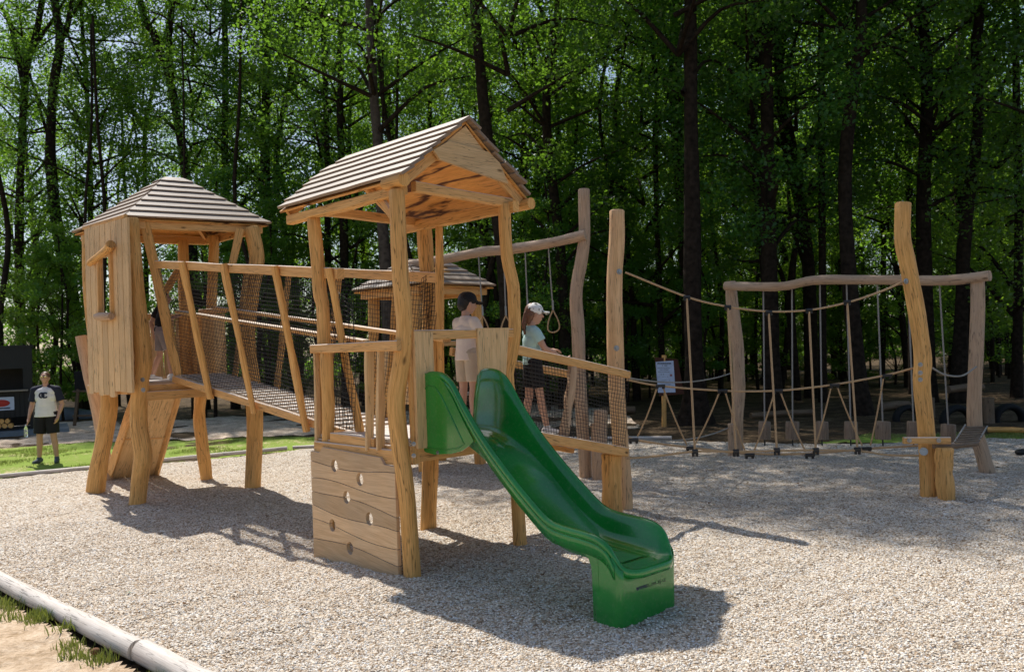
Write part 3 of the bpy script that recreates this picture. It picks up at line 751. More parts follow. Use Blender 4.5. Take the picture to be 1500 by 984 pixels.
    me = text('m..ew..ay.cz', .045, 'worn_ink', P(2.138, .265, .20)-root_loc(S_), wv, Vector((0, 0, 1)), .0005); link('lettering', me, S_)
    return text
text_mesh = slide()

# ================================================================== HUT TOWER
H1, H2, H3, H4 = Vector((-6.11, 12.22, 0)), Vector((-5.01, 11.14, 0)), Vector((-3.83, 12.25, 0)), Vector((-4.92, 13.43, 0))
hr = (H3-H2).normalized(); hl = (H1-H2).normalized()
HT = thing('play_hut', 'tall wooden play hut with hipped plank roof, window wall and raised floor at left', 'play hut', (H1+H3)/2)
def HP(a, b_, z): return H2+hr*a+hl*b_+Vector((0, 0, z))   # a along P2->P3 , b along P2->P1
LA, LB = (H3-H2).length, (H1-H2).length
post([(192, 320), (195, 370), (199, 420), (205, 480), (210, 530), (205, 560), (203, 620), (210, 665), (205, 700), (200, 738)], 11.14, .112, HT, sides=18)
post([(132, 345), (135, 430), (145, 520), (160, 580), (153, 640), (145, 680), (138, 722)], 12.22, .118, HT)
post([(368, 333), (374, 360), (376, 385), (368, 430), (362, 500), (372, 580), (373, 650), (370, 713)], 12.25, .115, HT)
post([(268, 352), (270, 430), (272, 520), (278, 560)], 13.2, .09, HT, bury=0)
post([(297, 565), (292, 600), (296, 650), (303, 699)], 13.43, .095, HT)
post([(314, 345), (312, 400), (310, 470), (312, 560)], 13.25, .08, HT, bury=0)
zh = 1.60
b = MB()
for i in range(9): b.beam(HP(.02, .03+i*LB/9+.08, zh-.02), HP(LA-.02, .03+i*LB/9+.08, zh-.02), LB/9-.004, .036)
b.build('deck', M['deck'], HT)
b = MB(); b.beam(HP(.0, -.02, zh-.10), HP(LA, -.02, zh-.10), .05, .12, wob=.005); b.beam(HP(-.02, -.10, zh-.19), HP(LA*.95, -.10, zh-.19), .06, .12, wob=.01, seed=4)
b.beam(HP(-.02, .1, zh-.10), HP(-.02, LB, zh-.10), .05, .12); b.beam(HP(LA, .0, zh-.10), HP(LA, LB, zh-.10), .05, .12); b.beam(HP(.05, LB, zh-.10), HP(LA, LB, zh-.10), .05, .12)
b.build('deck_beam', M['beam'], HT)
bolt(U(209, 556, 10.98), (-.1, -1, 0), HT, .02); bolt(U(210, 571, 10.90), (-.1, -1, 0), HT, .02)
# plank wall (left face, P1-P2) with window; every plank its own outline
def hut_wall():
    wl = MB(); n = 8; off = -.13
    b0, b1 = -.38, LB-.30     # b=0 at P2 side
    wx0, wx1, wz0, wz1 = .26, .64, 2.50, 3.30       # window between boards (in b)
    ed = [b1+(b0+.08-b1)*k/n for k in range(n+1)]
    random.seed(3)
    for k in range(n):
        e0, e1 = ed[k], ed[k+1]-.0
        zt = 3.80-.01*k; zb = 1.47+random.uniform(-.035, .03)
        if k == 4: zb -= .05
        def strip(za, zc, jag):
            K = 14; L_ = []; R_ = []
            for q in range(K+1):
                z = za+(zc-za)*q/K
                L_.append(HP(off, e0-.008+.016*noise.noise(Vector((k*3., z*2.2, 1))), z)); R_.append(HP(off, e1+.008+.016*noise.noise(Vector(((k+1)*3., z*2.2, 1))), z))
            if jag:
                mid = HP(off, (e0+e1)/2, za-.02*random.random()); L_ = [L_[0]]+L_[1:]
                wl.prism([mid]+R_+L_[::-1], hr*(.03+.022*random.random()), (0, 0, 1))
            else: wl.prism(R_+L_[::-1], hr*(.03+.02*random.random()), (0, 0, 1))
        c = (e0+e1)/2
        if wx0 < c < wx1: strip(zb, wz0, True); strip(wz1, zt, False)
        else: strip(zb, zt, True)
    o = wl.build('plank_wall', M['plank'], HT)
    fr = MB()
    fr.tube(spline([HP(off-.05, .92, 3.25), HP(off-.06, .61, 3.30), HP(off-.06, .21, 3.37), HP(off-.07, .08, 3.42)], 8), [.045, .05, .05, .047, .05, .052, .055, .06, .06], n=10, rough=.12, seed=1)
    fr.build('window_head_log', M['wood'], o)
    fr = MB(); fr.tube(spline([HP(off-.05, .70, 2.50), HP(off-.07, .46, 2.49), HP(off-.06, .16, 2.48)], 6), [.05, .055, .06, .058, .055, .055, .045], n=10, rough=.15, seed=2)
    fr.build('window_sill', M['pale'], o)
    fr = MB(); fr.beam(HP(off-.015, .69, 2.5), HP(off-.015, .66, 3.28), .05, .06, up=hr, wob=.008); fr.beam(HP(off-.015, .24, 2.5), HP(off-.015, .25, 3.34), .05, .06, up=hr, wob=.008, seed=4)
    fr.build('window_frame', M['beam'], o)
    e = MB(); e.beam(HP(-.11, 1.3, 3.79), HP(-.11, -.2, 3.76), .05, .05, wob=.006); e.build('wall_batten', M['beam'], o)
    # back walls
    bw = MB()
    for k in range(4):
        q = .15+k*.2; bw.beam(HP(LA+.02, .75+q, 1.55), HP(LA+.02, .75+q, 2.55), .035, .18, up=hr, wob=.01, seed=k)
    for k in range(7):
        q = .12+k*.19; bw.beam(HP(LA-q+.05, LB+.05, 1.55), HP(LA-q+.05, LB+.05, 2.5), .18, .03, up=hl, wob=.01, seed=k+9)
    bw.build('low_wall', M['plank'], HT)
    rl = MB(); rl.beam(HP(LA+.02, .68, 2.6), HP(LA+.02, LB, 2.62), .05, .08); rl.beam(HP(LA, LB+.04, 2.55), HP(0, LB+.04, 2.55), .05, .08); rl.build('handrail', M['beam'], HT)
hut_wall()
random.seed(17)
def hip_roof(c0, c1, c2, c3, apex, ridge, parent, n=8, th=.026, under=True):
    """corners near, right, far, left; apex(es): ridge from apex to ridge"""
    ro = MB(); un = MB()
    for (p, q, ap, aq) in ((c0, c1, apex, ridge), (c1, c3, ridge, ridge), (c3, c2, ridge, apex), (c2, c0, apex, apex)):
        nr = (q-p).cross(ap-p).normalized(); nr = nr if nr.z > 0 else -nr
        for i in range(n):
            t0 = i/n; t1 = min((i+1.2)/n, .995)
            l0 = .036; l1 = .010
            a, b2 = p.lerp(ap, t0)+nr*l0, q.lerp(aq, t0)+nr*l0
            c, d = q.lerp(aq, t1)+nr*l1, p.lerp(ap, t1)+nr*l1
            e = (b2-a).normalized(); j0, j1 = random.uniform(0, .03), random.uniform(0, .03)
            a, d = a-e*j0, d-e*j0; b2, c = b2+e*j1, c+e*j1
            dn = ((a-d)).normalized(); K = 8
            lo = [a.lerp(b2, k/K)+dn*.012*noise.noise(Vector((k*.7, i*2.1, p.x))) for k in range(K+1)]
            ro.prism(lo+[c, d], nr*th)
        qn = [p-nr*.01, q-nr*.01, aq-nr*.01] + ([ap-nr*.01] if (ap-aq).length > .01 else [])
        qn = [v+Vector((0, 0, -.004)) for v in qn]; un.prism(qn, nr*.014)
    o = ro.build('roof', M['roof'], parent); un.build('roof_boarding', M['under'], o); return o
K0, K1, K2 = Vector((-5.03, 11.10, 3.75)), Vector((-3.53, 12.46, 3.81)), Vector((-6.38, 12.41, 3.77))
K3 = K1+K2-K0
ctr = (K1+K2)/2
hip_roof(K0, K1, K2, K3, Vector((ctr.x-.06, ctr.y, 4.55)), Vector((ctr.x+.10, ctr.y+.1, 4.55)), HT)
b = MB(); ins = .13
def insd(k_, z): v = k_.lerp(ctr, .09); return Vector((v.x, v.y, z))
for i, (p, q) in enumerate(((K0, K1), (K1, K3), (K3, K2), (K2, K0))):
    b.beam(insd(p, p.z-.05), insd(q, q.z-.05), .07, .12, wob=.010, seed=i+20)
b.build('eave_beam', M['beam'], HT)
b = MB(); 
for p in (K0, K1, K2, K3): b.beam(insd(p, p.z-.02), Vector((ctr.x, ctr.y, 4.44)), .05, .08)
b.build('rafter', M['beam'], HT)
# braces by the bridge mouth
for pa, pb, Ya, Yb, wd in (((212, 325), (262, 553), 11.35, 11.50, .12), ((352, 336), (339, 392), 12.1, 12.0, .10), ((262, 395), (236, 438), 13.1, 12.9, .09)):
    b = MB(); b.beam(U(*pa, Ya), U(*pb, Yb), .07, wd, up=(1, .2, 0), wob=.012, seed=Ya); b.build('brace', M['wood'], HT)
# wide sloping climbing board under the hut
b = MB(); q0, q1 = Z(160, 703, -.02), Z(224, 697, -.02); t0, t1 = U(205, 568, 12.0), U(259, 571, 12.3)
for k in range(3):
    c0, c1, c2, c3 = q0.lerp(q1, k/3+.004), q0.lerp(q1, (k+1)/3-.004), t0.lerp(t1, (k+1)/3-.004), t0.lerp(t1, k/3+.004)
    pn_ = (c1-c0).cross(c3-c0).normalized()
    rb_ = MB(); rb_.prism([c0, c1, c2, c3], pn_*.03, c3-c0); rb_.build('sloping_board', M['plank'], HT)
b.beam(q0+Vector((-.03, 0, 0)), t0+Vector((-.03, 0, 0)), .05, .13, up=(-.6, -.2, 1), wob=.01); b.beam(q1+Vector((.03, 0, 0)), t1+Vector((.03, 0, 0)), .05, .13, up=(-.6, -.2, 1), wob=.01, seed=3)
b.beam(q0.lerp(t0, .48)+Vector((0, -.06, 0)), q1.lerp(t1, .48)+Vector((0, -.06, 0)), .03, .03)
b.build('side_stringer', M['beam'], HT)
# leaning ladder pole beyond the hut
b = MB(); sp = spline([U(119, 492, 13.3), U(128, 540, 13.3), U(138, 580, 13.35), U(150, 640, 13.5), Vector((-6.55, 13.6, -.05))], 18)
b.tube(sp, [.085+.008*noise.noise(Vector((i*.5, 2, 2))) for i in range(19)], n=12, rough=.12, seed=44); b.build('leaning_pole', M['pale'], HT)
b = MB(); b.beam(U(138, 562, 13.3), U(150, 535, 12.9), .06, .05); b.build('brace', M['beam'], HT)

# ================================================================== NET BRIDGE
M0 = Vector((-4.42, 11.7, 0)); bu = Vector((.689, -.725, 0)).normalized(); bn = Vector((-.725, -.689, 0)).normalized()
def fz(s): return 1.67-.128*s
def tz(s): return 3.215-.118*s
def BP(s, off, z): return M0+bu*s+bn*off+Vector((0, 0, z))
NB = thing('net_bridge', 'sloping wooden net bridge with leaning balusters between the two towers', 'bridge', BP(2.3, 0, 0))
b = MB()
for k in range(24):
    s = .05+k*4.45/24+.09; b.beam(BP(s, .27, fz(s)+.0), BP(s, -.36, fz(s)+.0), .168, .03, wob=.0)
b.build('deck', M['deck'], NB)
for off in (.27, -.36):
    b = MB(); b.beam(BP(.0, off, fz(0)-.05), BP(4.5, off, fz(4.5)-.05), .06, .09, wob=.008, seed=off*9+9); b.build('bottom_rail', M['beam'], NB)
for i, (s0, s1) in enumerate(((.26, 4.72),)):
    b = MB(); b.beam(BP(s0, .56, tz(s0)-.045), BP(s1, .56, tz(s1)-.045), .07, .10, wob=.010, seed=33); b.build('top_rail', M['beam'], NB)
b = MB(); b.beam(BP(-.2, -.62, tz(-.2)-.045), BP(4.68, -.62, tz(4.68)-.045), .07, .11, wob=.010, seed=35); b.build('top_rail', M['beam'], NB)
def mz(s): return 2.555-.122*s
b = MB(); b.beam(BP(.4, .36, mz(.4)), BP(4.80, .36, mz(4.8)), .09, .045, wob=.006, seed=36); b.build('handrail', M['beam'], NB)
b = MB(); b.beam(BP(-.2, -.47, mz(-.2)+.02), BP(4.98, -.47, mz(4.98)+.02), .10, .045, wob=.006, seed=37); b.build('handrail', M['beam'], NB)
for s in (1.25, 2.40, 3.58, 4.62):
    b = MB(); b.beam(BP(s, .63, tz(s)+.0), BP(s+.03, .34, fz(s)-.14), .105, .055, up=bn, wob=.018, seed=s*3, ch=.016); b.build('baluster', M['wood'], NB)
for s in (.3, 1.5, 2.7, 3.9, 4.62):
    b = MB(); b.beam(BP(s, -.69, tz(s)+.0), BP(s+.03, -.42, fz(s)-.14), .105, .055, up=bn, wob=.018, seed=s*5, ch=.016); b.build('baluster', M['wood'], NB)
net(BP(.3, .29, fz(.3)+.02), BP(4.5, .29, fz(4.5)+.02), BP(.3, .56, tz(.3)-.1), BP(4.5, .56, tz(4.5)-.1), 92, 32, NB, sag=.035, seed=1)
net(BP(0, -.37, fz(0)+.02), BP(4.7, -.37, fz(4.7)+.02), BP(0, -.60, tz(0)-.1), BP(4.7, -.60, tz(4.7)-.1), 100, 32, NB, sag=.035, seed=5)
net(TP(.12, 1.28, 1.15), TP(.02, .80, 1.18), BP(4.45, .52, 2.50), BP(4.75, .46, 2.35), 9, 28, NB, sag=.03, seed=8)
net(TP(1.05, 1.30, 1.15), TP(1.36, 1.10, 1.15), BP(4.5, -.55, 2.62), TP(1.38, 1.12, 2.75), 9, 34, NB, sag=.02, seed=9)

# ================================================================== RAMP TO THE ROPE COURSE
RP = thing('net_ramp', 'short wooden ramp with handrail and black side net leading down from the tower', 'ramp', Vector((.7, 8.9, 0)))
r0, r1 = Vector((.16, 8.02, 0)), Vector((1.24, 9.36, 0)); rd = (r1-r0).normalized(); rn = Vector((-rd.y, rd.x, 0))
# near-side references straight from the photograph's sight lines
nb0, nb1 = U(770, 636, 8.05), U(917, 662, 9.36)
nt0, nt1 = U(752, 511, 7.93), U(921, 549, 9.36)
b = MB()
for k in range(11):
    t = (k+.5)/11; p = nb0.lerp(nb1, t)+Vector((0, 0, .03)); b.beam(p+rn*.02, p+rn*.72, (nb1-nb0).length/11-.004, .03)
b.build('deck', M['deck'], RP)
b = MB(); b.beam(nb0, nb1, .06, .10, wob=.008, seed=3); b.build('bottom_rail', M['beam'], RP)
b = MB(); b.beam(nb0+rn*.72, nb1+rn*.72, .06, .09, wob=.008, seed=4); b.build('bottom_rail', M['beam'], RP)
b = MB(); b.beam(nt0, nt1, .05, .085, wob=.008, seed=5); b.build('handrail', M['beam'], RP)
b = MB(); b.beam(nt0+rn*.8, nt1+rn*.72, .05, .08, wob=.008, seed=6); b.build('handrail', M['beam'], RP)
ym = 8.68
b = MB(); b.tube(spline([U(839, 528, ym-.04), U(838, 560, ym-.06), U(833, 590, ym-.06), U(829, 620, ym-.06), U(823, 650, ym-.06)], 12), [.045, .05, .052, .048, .05, .056, .05, .046, .05, .053, .055, .055, .05], n=12, rough=.25, seed=9)
b.build('baluster', M['pale'], RP)
net(nb0+Vector((0, 0, .04)), nb1+Vector((0, 0, .04)), nt0-Vector((0, 0, .03)), nt1-Vector((0, 0, .03)), 38, 20, RP, sag=.02, seed=12)
net(nb0+rn*.72+Vector((0, 0, .04)), nb1+rn*.72+Vector((0, 0, .04)), nt0+rn*.78-Vector((0, 0, .03)), nt1+rn*.72-Vector((0, 0, .03)), 38, 20, RP, sag=.02, seed=14)
post([(896, 664), (896, 700), (897, 745)], 9.36, .115, RP)
post([(880, 600), (880, 650), (880, 699)], 11.9, .10, RP, mat='pale')

# ================================================================== BACK HUT
cb = Vector((-1.42, 13.85, 0))
BH = thing('small_hut', 'low wooden hut with grey slatted hip roof behind the net bridge', 'play hut', cb)
hd = 1.15
k0, k1, k2, k3 = cb+Vector((.05, -hd, 2.86)), cb+Vector((hd, .02, 2.87)), cb+Vector((-hd, 0, 2.87)), cb+Vector((0, hd, 2.87))
hip_roof(k0, k1, k2, k3, cb+Vector((-.25, .0, 3.36)), cb+Vector((.25, .0, 3.36)), BH, n=6)
b = MB()
for i, (p, q) in enumerate(((k0, k1), (k1, k3), (k3, k2), (k2, k0))):
    e = lambda v: Vector((cb.x+(v.x-cb.x)*.88, cb.y+(v.y-cb.y)*.88, v.z-.06))
    b.beam(e(p), e(q), .07, .11, wob=.008, seed=i)
b.build('eave_beam', M['beam'], BH)
for dx, dy in ((0, -.85), (.85, 0), (-.85, 0), (.1, .85)):
    b = MB(); pz = [cb+Vector((dx+.03*math.sin(z*2+dx*5), dy, z)) for z in (2.84, 2.3, 1.7, 1.1, .5, -.05)]
    b.tube(spline(pz, 16), [.09+.01*math.sin(i) for i in range(17)], n=12, rough=.12, seed=dx*7+dy); b.build('post', M['wood'], BH)
b = MB()
for i in range(8):
    t = (i+.5)/8; p = k0.lerp(k1, t), k2.lerp(k3, t)
    q = [Vector((cb.x+(v.x-cb.x)*.72, cb.y+(v.y-cb.y)*.72, 1.15)) for v in p]; b.beam(q[0], q[1], .16, .04)
b.build('deck', M['deck'], BH)
b = MB()
for i in range(5):
    t = (i+.5)/5; v = k2.lerp(k0, t); q = Vector((cb.x+(v.x-cb.x)*.76, cb.y+(v.y-cb.y)*.76, 0))
    b.beam(q+Vector((0, 0, 1.05)), q+Vector((0, 0, 1.95)), .03, .2, up=(k0-k2).normalized(), wob=.01, seed=i)
b.build('low_wall', M['plank'], BH)
b = MB(); e = lambda v, z: Vector((cb.x+(v.x-cb.x)*.76, cb.y+(v.y-cb.y)*.76, z))
b.beam(e(k2, 1.98), e(k0, 1.98), .06, .08); b.beam(e(k0, 1.98), e(k1, 1.98), .06, .08); b.build('handrail', M['beam'], BH)

# ================================================================== RING FRAME
RF = thing('ring_frame', 'tall pale post and slanting grey log beam that carries the hanging triangle grips', 'climbing frame', U(866, 697, 12.11))
post([(855, 277), (856, 320), (856, 350), (851, 385), (844, 430), (846, 480), (849, 540), (853, 620), (856, 660), (858, 695)], 12.11, .093, RF, mat='pale')
post([(872, 620), (873, 650), (874, 698)], 11.98, .07, RF, mat='pale')
b = MB(); sp = spline([U(858, 344, 12.0), U(800, 357, 12.3), U(740, 366, 12.7), U(705, 369, 12.9), U(650, 380, 13.3), U(600, 388, 13.6)], 24)
b.tube(sp, [.075+.006*noise.noise(Vector((i*.4, 7, 1))) for i in range(25)], n=14, rough=.12, seed=71); b.build('beam', M['pale'], RF)
b = MB(); b.tube(spline([U(606, 385, 13.6), U(608, 500, 13.6), Z(612, 672)+Vector((0, 0, -.05))], 14), .095, n=12, rough=.15, seed=3); b.build('post', M['pale'], RF)
def ring(px0, py0, px1, py1, Y, lab):
    t = thing('triangle_grip', lab, 'hanging grip', U(px1, py1, Y), 'rope triangle grips hanging from the slanting beam')
    p0, p1 = U(px0, py0, Y), U(px1, py1-38, Y)
    k = MB(); rope(k, p0, p1, .010, n=4); k.build('rope', M['greyrope'], t)
    k = MB(); c = U(px1, py1-38, Y); h = .26
    k.tube(spline([c, c+Vector((-.06, .02, -h*.5)), c+Vector((-.085, .02, -h)), c+Vector((-.06, .01, -h-.05)), c+Vector((0, 0, -h-.065)), c+Vector((.06, -.01, -h-.04)), c+Vector((.085, -.02, -h+.02)), c+Vector((.06, -.02, -h*.5)), c], 32), .011, n=6)
    k.build('loop', M['rope'], t)
    k = MB(); k.tube([c+Vector((0, 0, .14)), c+Vector((0, 0, 0))], .016, n=8); k.build('ferrule', M['steel'], t)
ring(701, 376, 707, 500, 12.9, 'triangle grip on a rope just right of the boy in the dark cap')
ring(738, 372, 741, 500, 12.7, 'triangle grip whose rope hangs right behind the curved tower post')
ring(769, 364, 773, 490, 12.5, 'triangle grip hanging behind the head of the girl in the cap')
ring(803, 358, 810, 492, 12.3, 'triangle grip hanging free between girl and tall pale post')

# ================================================================== ROPE COURSE
RC = thing('rope_crossing', 'rope crossing of tan ropes and black clamps strung between two tall peeled posts', 'rope course', Vector((2.9, 9.6, 0)))
post([(904, 308), (904, 345), (902, 385), (900, 440), (901, 500), (903, 560), (908, 640), (913, 700), (914, 747)], 9.6, .099, RC, mat='tan', taper=.9)
post([(1323, 297), (1322, 350), (1330, 390), (1340, 440), (1348, 490), (1352, 530), (1350, 560), (1356, 620), (1360, 680), (1362, 730)], 9.62, .094, RC, taper=.95)
post([(1383, 655), (1383, 690), (1387, 733)], 9.40, .097, RC)
b = MB(); b.beam(U(1323, 645, 9.44), U(1392, 645, 9.38), .05, .075, wob=.004); b.build('foot_plank', M['beam'], RC)
for x, y, Y in ((1348, 534, 9.5), (1348, 546, 9.5), (1348, 556, 9.5), (1332, 645, 9.40), (1375, 645, 9.36)): bolt(U(x, y, Y), (0, -1, 0), RC, .018)
b = MB(); b.tube([U(1353, 661, 9.53), U(1353, 661, 9.50)], .045, n=16); b.build('steel_plate', M['steel'], RC)
for x, y, Y in ((907, 398, 9.5), (1327, 412, 9.55), (903, 510, 9.5)): bolt(U(x, y, Y), (.3, -1, 0), RC, .022)
def ropeline(pix, Y0, Y1, r=.0125, name='rope', mat='rope'):
    n = len(pix); pts = []
    for (x, y) in pix:
        t = (x-pix[0][0])/(pix[-1][0]-pix[0][0]); pts.append(U(x, y, Y0+(Y1-Y0)*t))
    b = MB(); b.tube(spline(pts, 8*n), r, n=6); b.build(name, M[mat], RC)
    return lambda x: Y0+(Y1-Y0)*(x-pix[0][0])/(pix[-1][0]-pix[0][0])
topY = ropeline([(916, 399), (1007, 435), (1066, 449), (1126, 456), (1185, 454), (1241, 443), (1290, 427), (1327, 411)], 9.6, 9.62)
f1 = ropeline([(918, 671), (960, 668), (1018, 661), (1078, 661), (1138, 660), (1194, 659), (1256, 660), (1300, 666), (1346, 667)], 9.30, 9.55)
f2 = ropeline([(918, 636), (930, 644), (1010, 655), (1098, 664), (1186, 664), (1269, 657), (1320, 654), (1350, 652)], 9.95, 9.85)
hY = ropeline([(918, 556), (967, 565), (1058, 572), (1139, 572), (1222, 563), (1299, 549), (1338, 539)], 9.8, 9.72)
def clamp(p, wd=.09, ht=.045):
    b = MB(); p = Vector(p); b.beam(p-Vector((wd/2, 0, 0)), p+Vector((wd/2, 0, 0)), .05, ht, ch=.012)
    b.tube([p+Vector((-wd*.33, 0, ht*.3)), p+Vector((-wd*.33, 0, -ht*1.1))], .017, n=8); b.tube([p+Vector((wd*.33, 0, ht*.3)), p+Vector((wd*.33, 0, -ht*1.1))], .017, n=8)
    b.build('rope_clamp', M['clamp'], RC)
for (xt, yt), (xb, yb) in (((1006, 435), (1018, 661)), ((1066, 449), (1078, 661)), ((1126, 457), (1138, 659)), ((1185, 454), (1195, 659)), ((1241, 442), (1256, 658))):
    p, q = U(xt, yt, 9.6), U(xb, yb, f1(xb)); b = MB(); rope(b, p, q, .0125, n=6); b.build('rope', M['rope'], RC)
    clamp(p, .07, .035); clamp(q, .06, .05)
hc = [(967, 565), (1058, 572), (1139, 572), (1222, 564), (1299, 550)]; lc = [(928, 644), (1012, 656), (1098, 666), (1186, 666), (1269, 657)]
for x, y in hc: clamp(U(x, y, hY(x)), .11, .032)
for x, y in lc: clamp(U(x, y, f2(x)), .11, .04)
for i in range(5):
    for j, sx in ((i, -5), (i+1, 5)):
        if j > 4: continue
        x0, y0 = hc[i]; x1, y1 = lc[j]
        b = MB(); rope(b, U(x0+sx, y0+4, hY(x0)), U(x1-sx*1.2, y1-5, f2(x1)), .0095, sag=.03); b.build('rope', M['rope'], RC)
b = MB(); rope(b, U(918, 553, 9.9), U(1072, 546, 13.95), .010, sag=.10); b.build('rope', M['greyrope'], RC)
b = MB(); rope(b, U(918, 640, 9.9), U(1072, 624, 13.95), .010, sag=.12); b.build('rope', M['greyrope'], RC)
b = MB(); b.tube(spline([U(1366, 539, 9.7), U(1385, 549, 10.2), U(1410, 550, 10.8), U(1430, 537, 11.25)], 14), .011, n=6); b.build('rope', M['greyrope'], RC)

# frame of hanging logs behind
HF = thing('log_swing_frame', 'grey round-log frame with long wavy top beam behind the rope crossing', 'climbing frame', Vector((5, 12.7, 0)))
post([(1070, 412), (1073, 450), (1080, 500), (1083, 560), (1080, 610), (1080, 663)], 14.03, .10, HF, mat='pale')
post([(1072, 620), (1073, 640), (1073, 661)], 13.75, .075, HF, mat='pale')
post([(1432, 404), (1432, 450), (1430, 520), (1427, 580), (1429, 630), (1438, 660), (1447, 690)], 11.37, .095, HF, mat='pale')
b = MB(); sp = spline([U(1062, 419, 13.85), U(1110, 420, 13.5), U(1150, 419, 13.25), U(1200, 410, 12.85), U(1300, 410, 12.25), U(1380, 411, 11.65), U(1450, 404, 11.15)], 40)
b.tube(sp, [.070+.007*noise.noise(Vector((i*.35, 7, 6))) for i in range(41)], n=14, rough=.12, seed=72); b.build('beam', M['pale'], HF)
stx = [(1118, 1120), (1160, 1161), (1201, 1204), (1240, 1246), (1285, 1293), (1330, 1338), (1376, 1389)]
stn = ['first', 'second', 'third', 'fourth', 'fifth', 'sixth', 'last']
for i, (xt, xb) in enumerate(stx):
    t = (xb-1080)/(1440-1080); Y = 13.8+(11.4-13.8)*t; yb = 617 if i < 6 else 621
    c = U(xb, yb+26, Y); tp = U(xb, yb, Y)
    o = thing('hanging_log', '%s hanging log stump from the left under the grey log frame' % stn[i], 'hanging log', c, 'log stumps hung on ropes under the frame')
    b = MB(); rr = .095+.008*math.sin(i*2.1); b.tube([tp, tp.lerp(c, .03), tp.lerp(c, .5), c], [rr*.93, rr, rr*1.03, rr*1.02], n=14, rough=.12, seed=i); b.build('stump', M['stumpw'], o)
    b = MB(); top = U(xt, 415, Y); b.tube([top, tp.lerp(c, .02)], .012, n=6); b.build('rope', M['greyrope'], o)
    b = MB(); b.tube([c, c-Vector((0, 0, .10))], .012, n=6); b.build('rope_tail', M['clamp'], o)
# slatted rope bench between post and frame
SB = thing('slatted_rope_bridge', 'short sagging bridge of thin dark rods between the short post and the frame', 'rope bridge', U(1410, 690, 10.4))
e0, e1 = U(1392, 655, 9.45), U(1432, 648, 10.6); g0, g1 = U(1412, 622, 11.2), U(1445, 625, 11.4)
for k in range(8):
    t = k/7; p = U(1395+t*18, 652-t*26, 9.5+t*1.6); q = U(1432+t*13, 648-t*22, 10.1+t*1.2)
    b = MB(); b.tube([p, q], .017, n=8); b.build('rod', M['shade'], SB)
b = MB(); b.tube([U(1393, 655, 9.45), U(1414, 622, 11.15)], .011, n=6); b.tube([U(1431, 650, 10.1), U(1446, 624, 11.3)], .011, n=6); b.build('side_rope', M['greyrope'], SB)
b = MB(); b.tube([U(1368, 653, 9.42), U(1402, 653, 9.5), U(1430, 650, 10.0)], .03, n=10, rough=.1); b.build('end_bar', M['shade'], SB)

# ================================================================== FOREST
def leafcloud(name, centres, radii, per, size, mat, seed, flat=.65, up=.9):
    rg = np.random.default_rng(seed); n = len(centres); N = int(n*per)
    ci = rg.integers(0, n, N); C = np.asarray(centres)[ci]; Rr = np.asarray(radii)[ci]
    g = rg.normal(size=(N, 3)); g /= np.linalg.norm(g, axis=1)[:, None]+1e-9
    g *= (rg.random(N)**.45)[:, None]
    P = C+g*Rr[:, None]*np.array([1, 1, flat])
    nn = rg.normal(size=(N, 3))*.75+np.array([0, 0, up]); nn /= np.linalg.norm(nn, axis=1)[:, None]
    t = rg.normal(size=(N, 3)); t -= nn*(t*nn).sum(1)[:, None]; t /= np.linalg.norm(t, axis=1)[:, None]
    u = np.cross(nn, t); s = size*(.65+.7*rg.random(N))[:, None]
    V = np.stack([P-t*s, P+u*s*.62-t*s*.1, P+t*s, P-u*s*.62-t*s*.1], 1).reshape(-1, 3)
    return np_mesh(name, V, np.arange(4*N).reshape(-1, 4), M[mat])
def make_proto(seed, height, z0, Rc, nclump, per, size, mat='leaf', trunk_r=.16, lean=.5, limb_r=.06):
    rd_ = random.Random(seed)
    bend = [(rd_.uniform(-lean, lean), rd_.uniform(-lean, lean)) for _ in range(5)]
    tp = spline([Vector((0, 0, -.2)), Vector((bend[0][0]*.4, bend[0][1]*.4, height*.22)), Vector((bend[1][0], bend[1][1], height*.45)), Vector((bend[2][0]*1.3, bend[2][1]*1.3, height*.7)), Vector((bend[3][0]*1.8, bend[3][1]*1.8, height*.96))], 22)
    def at_(z):
        for p in tp:
            if p.z >= z: return p
        return tp[-1]
    st = MB(); st.tube(tp, [trunk_r*(1.35 if i == 0 else 1)*(1-.8*(i/22)**1.3)+.02 for i in range(23)], n=9, rough=.2, seed=seed)
    lb = MB(); cs = []; rs_ = []
    for k in range(nclump):
        f = ((k+.5)/nclump)**.9; z = z0+(height*1.03-z0)*f
        env = math.sin(min(1, (f*.86+.14))*math.pi)**.55
        a = k*2.39996+rd_.uniform(-.5, .5); r = Rc*env*math.sqrt(rd_.uniform(.08, 1))
        c = Vector((at_(z).x+r*math.cos(a), at_(z).y+r*math.sin(a), z+rd_.uniform(-.4, .4)))
        cs.append(tuple(c)); rs_.append(rd_.uniform(.55, 1.25)*(Rc/3.4))
        if k % 2 == 0 and r > .8:
            b0 = at_(max(z-rd_.uniform(.8, 2.2), z0*.8)); m1 = b0.lerp(c, .5)+Vector((0, 0, rd_.uniform(-.1, .5)))
            lb.tube(spline([b0, m1, c], 6), [limb_r*(1-.8*i/6)*(1.2-f*.6) for i in range(7)], n=5, caps=False)
    if not lb.v: lb.tube([tp[3], tp[4]], .01, n=3)
    o = Vector((0, 0, 0))
    return (st.mesh('trunk', M['bark']), lb.mesh('branch', M['bark']), leafcloud('crown', cs, rs_, per, size, mat, seed))
PR = [make_proto(100+i, 21+i % 3, 4.5+(i % 3)*1.2, 3.6, 84, 300, .060, 'leaf', .17+.03*(i % 3)) for i in range(4)]
PRH = [make_proto(140+i, 21, 8.5, 4.2, 80, 330, .056, 'leaf', .2) for i in range(2)]           # high crown
PRL = [make_proto(160+i, 20, 2.2, 3.6, 88, 280, .064, 'leaf2', .14, .8) for i in range(3)]      # leafy from low
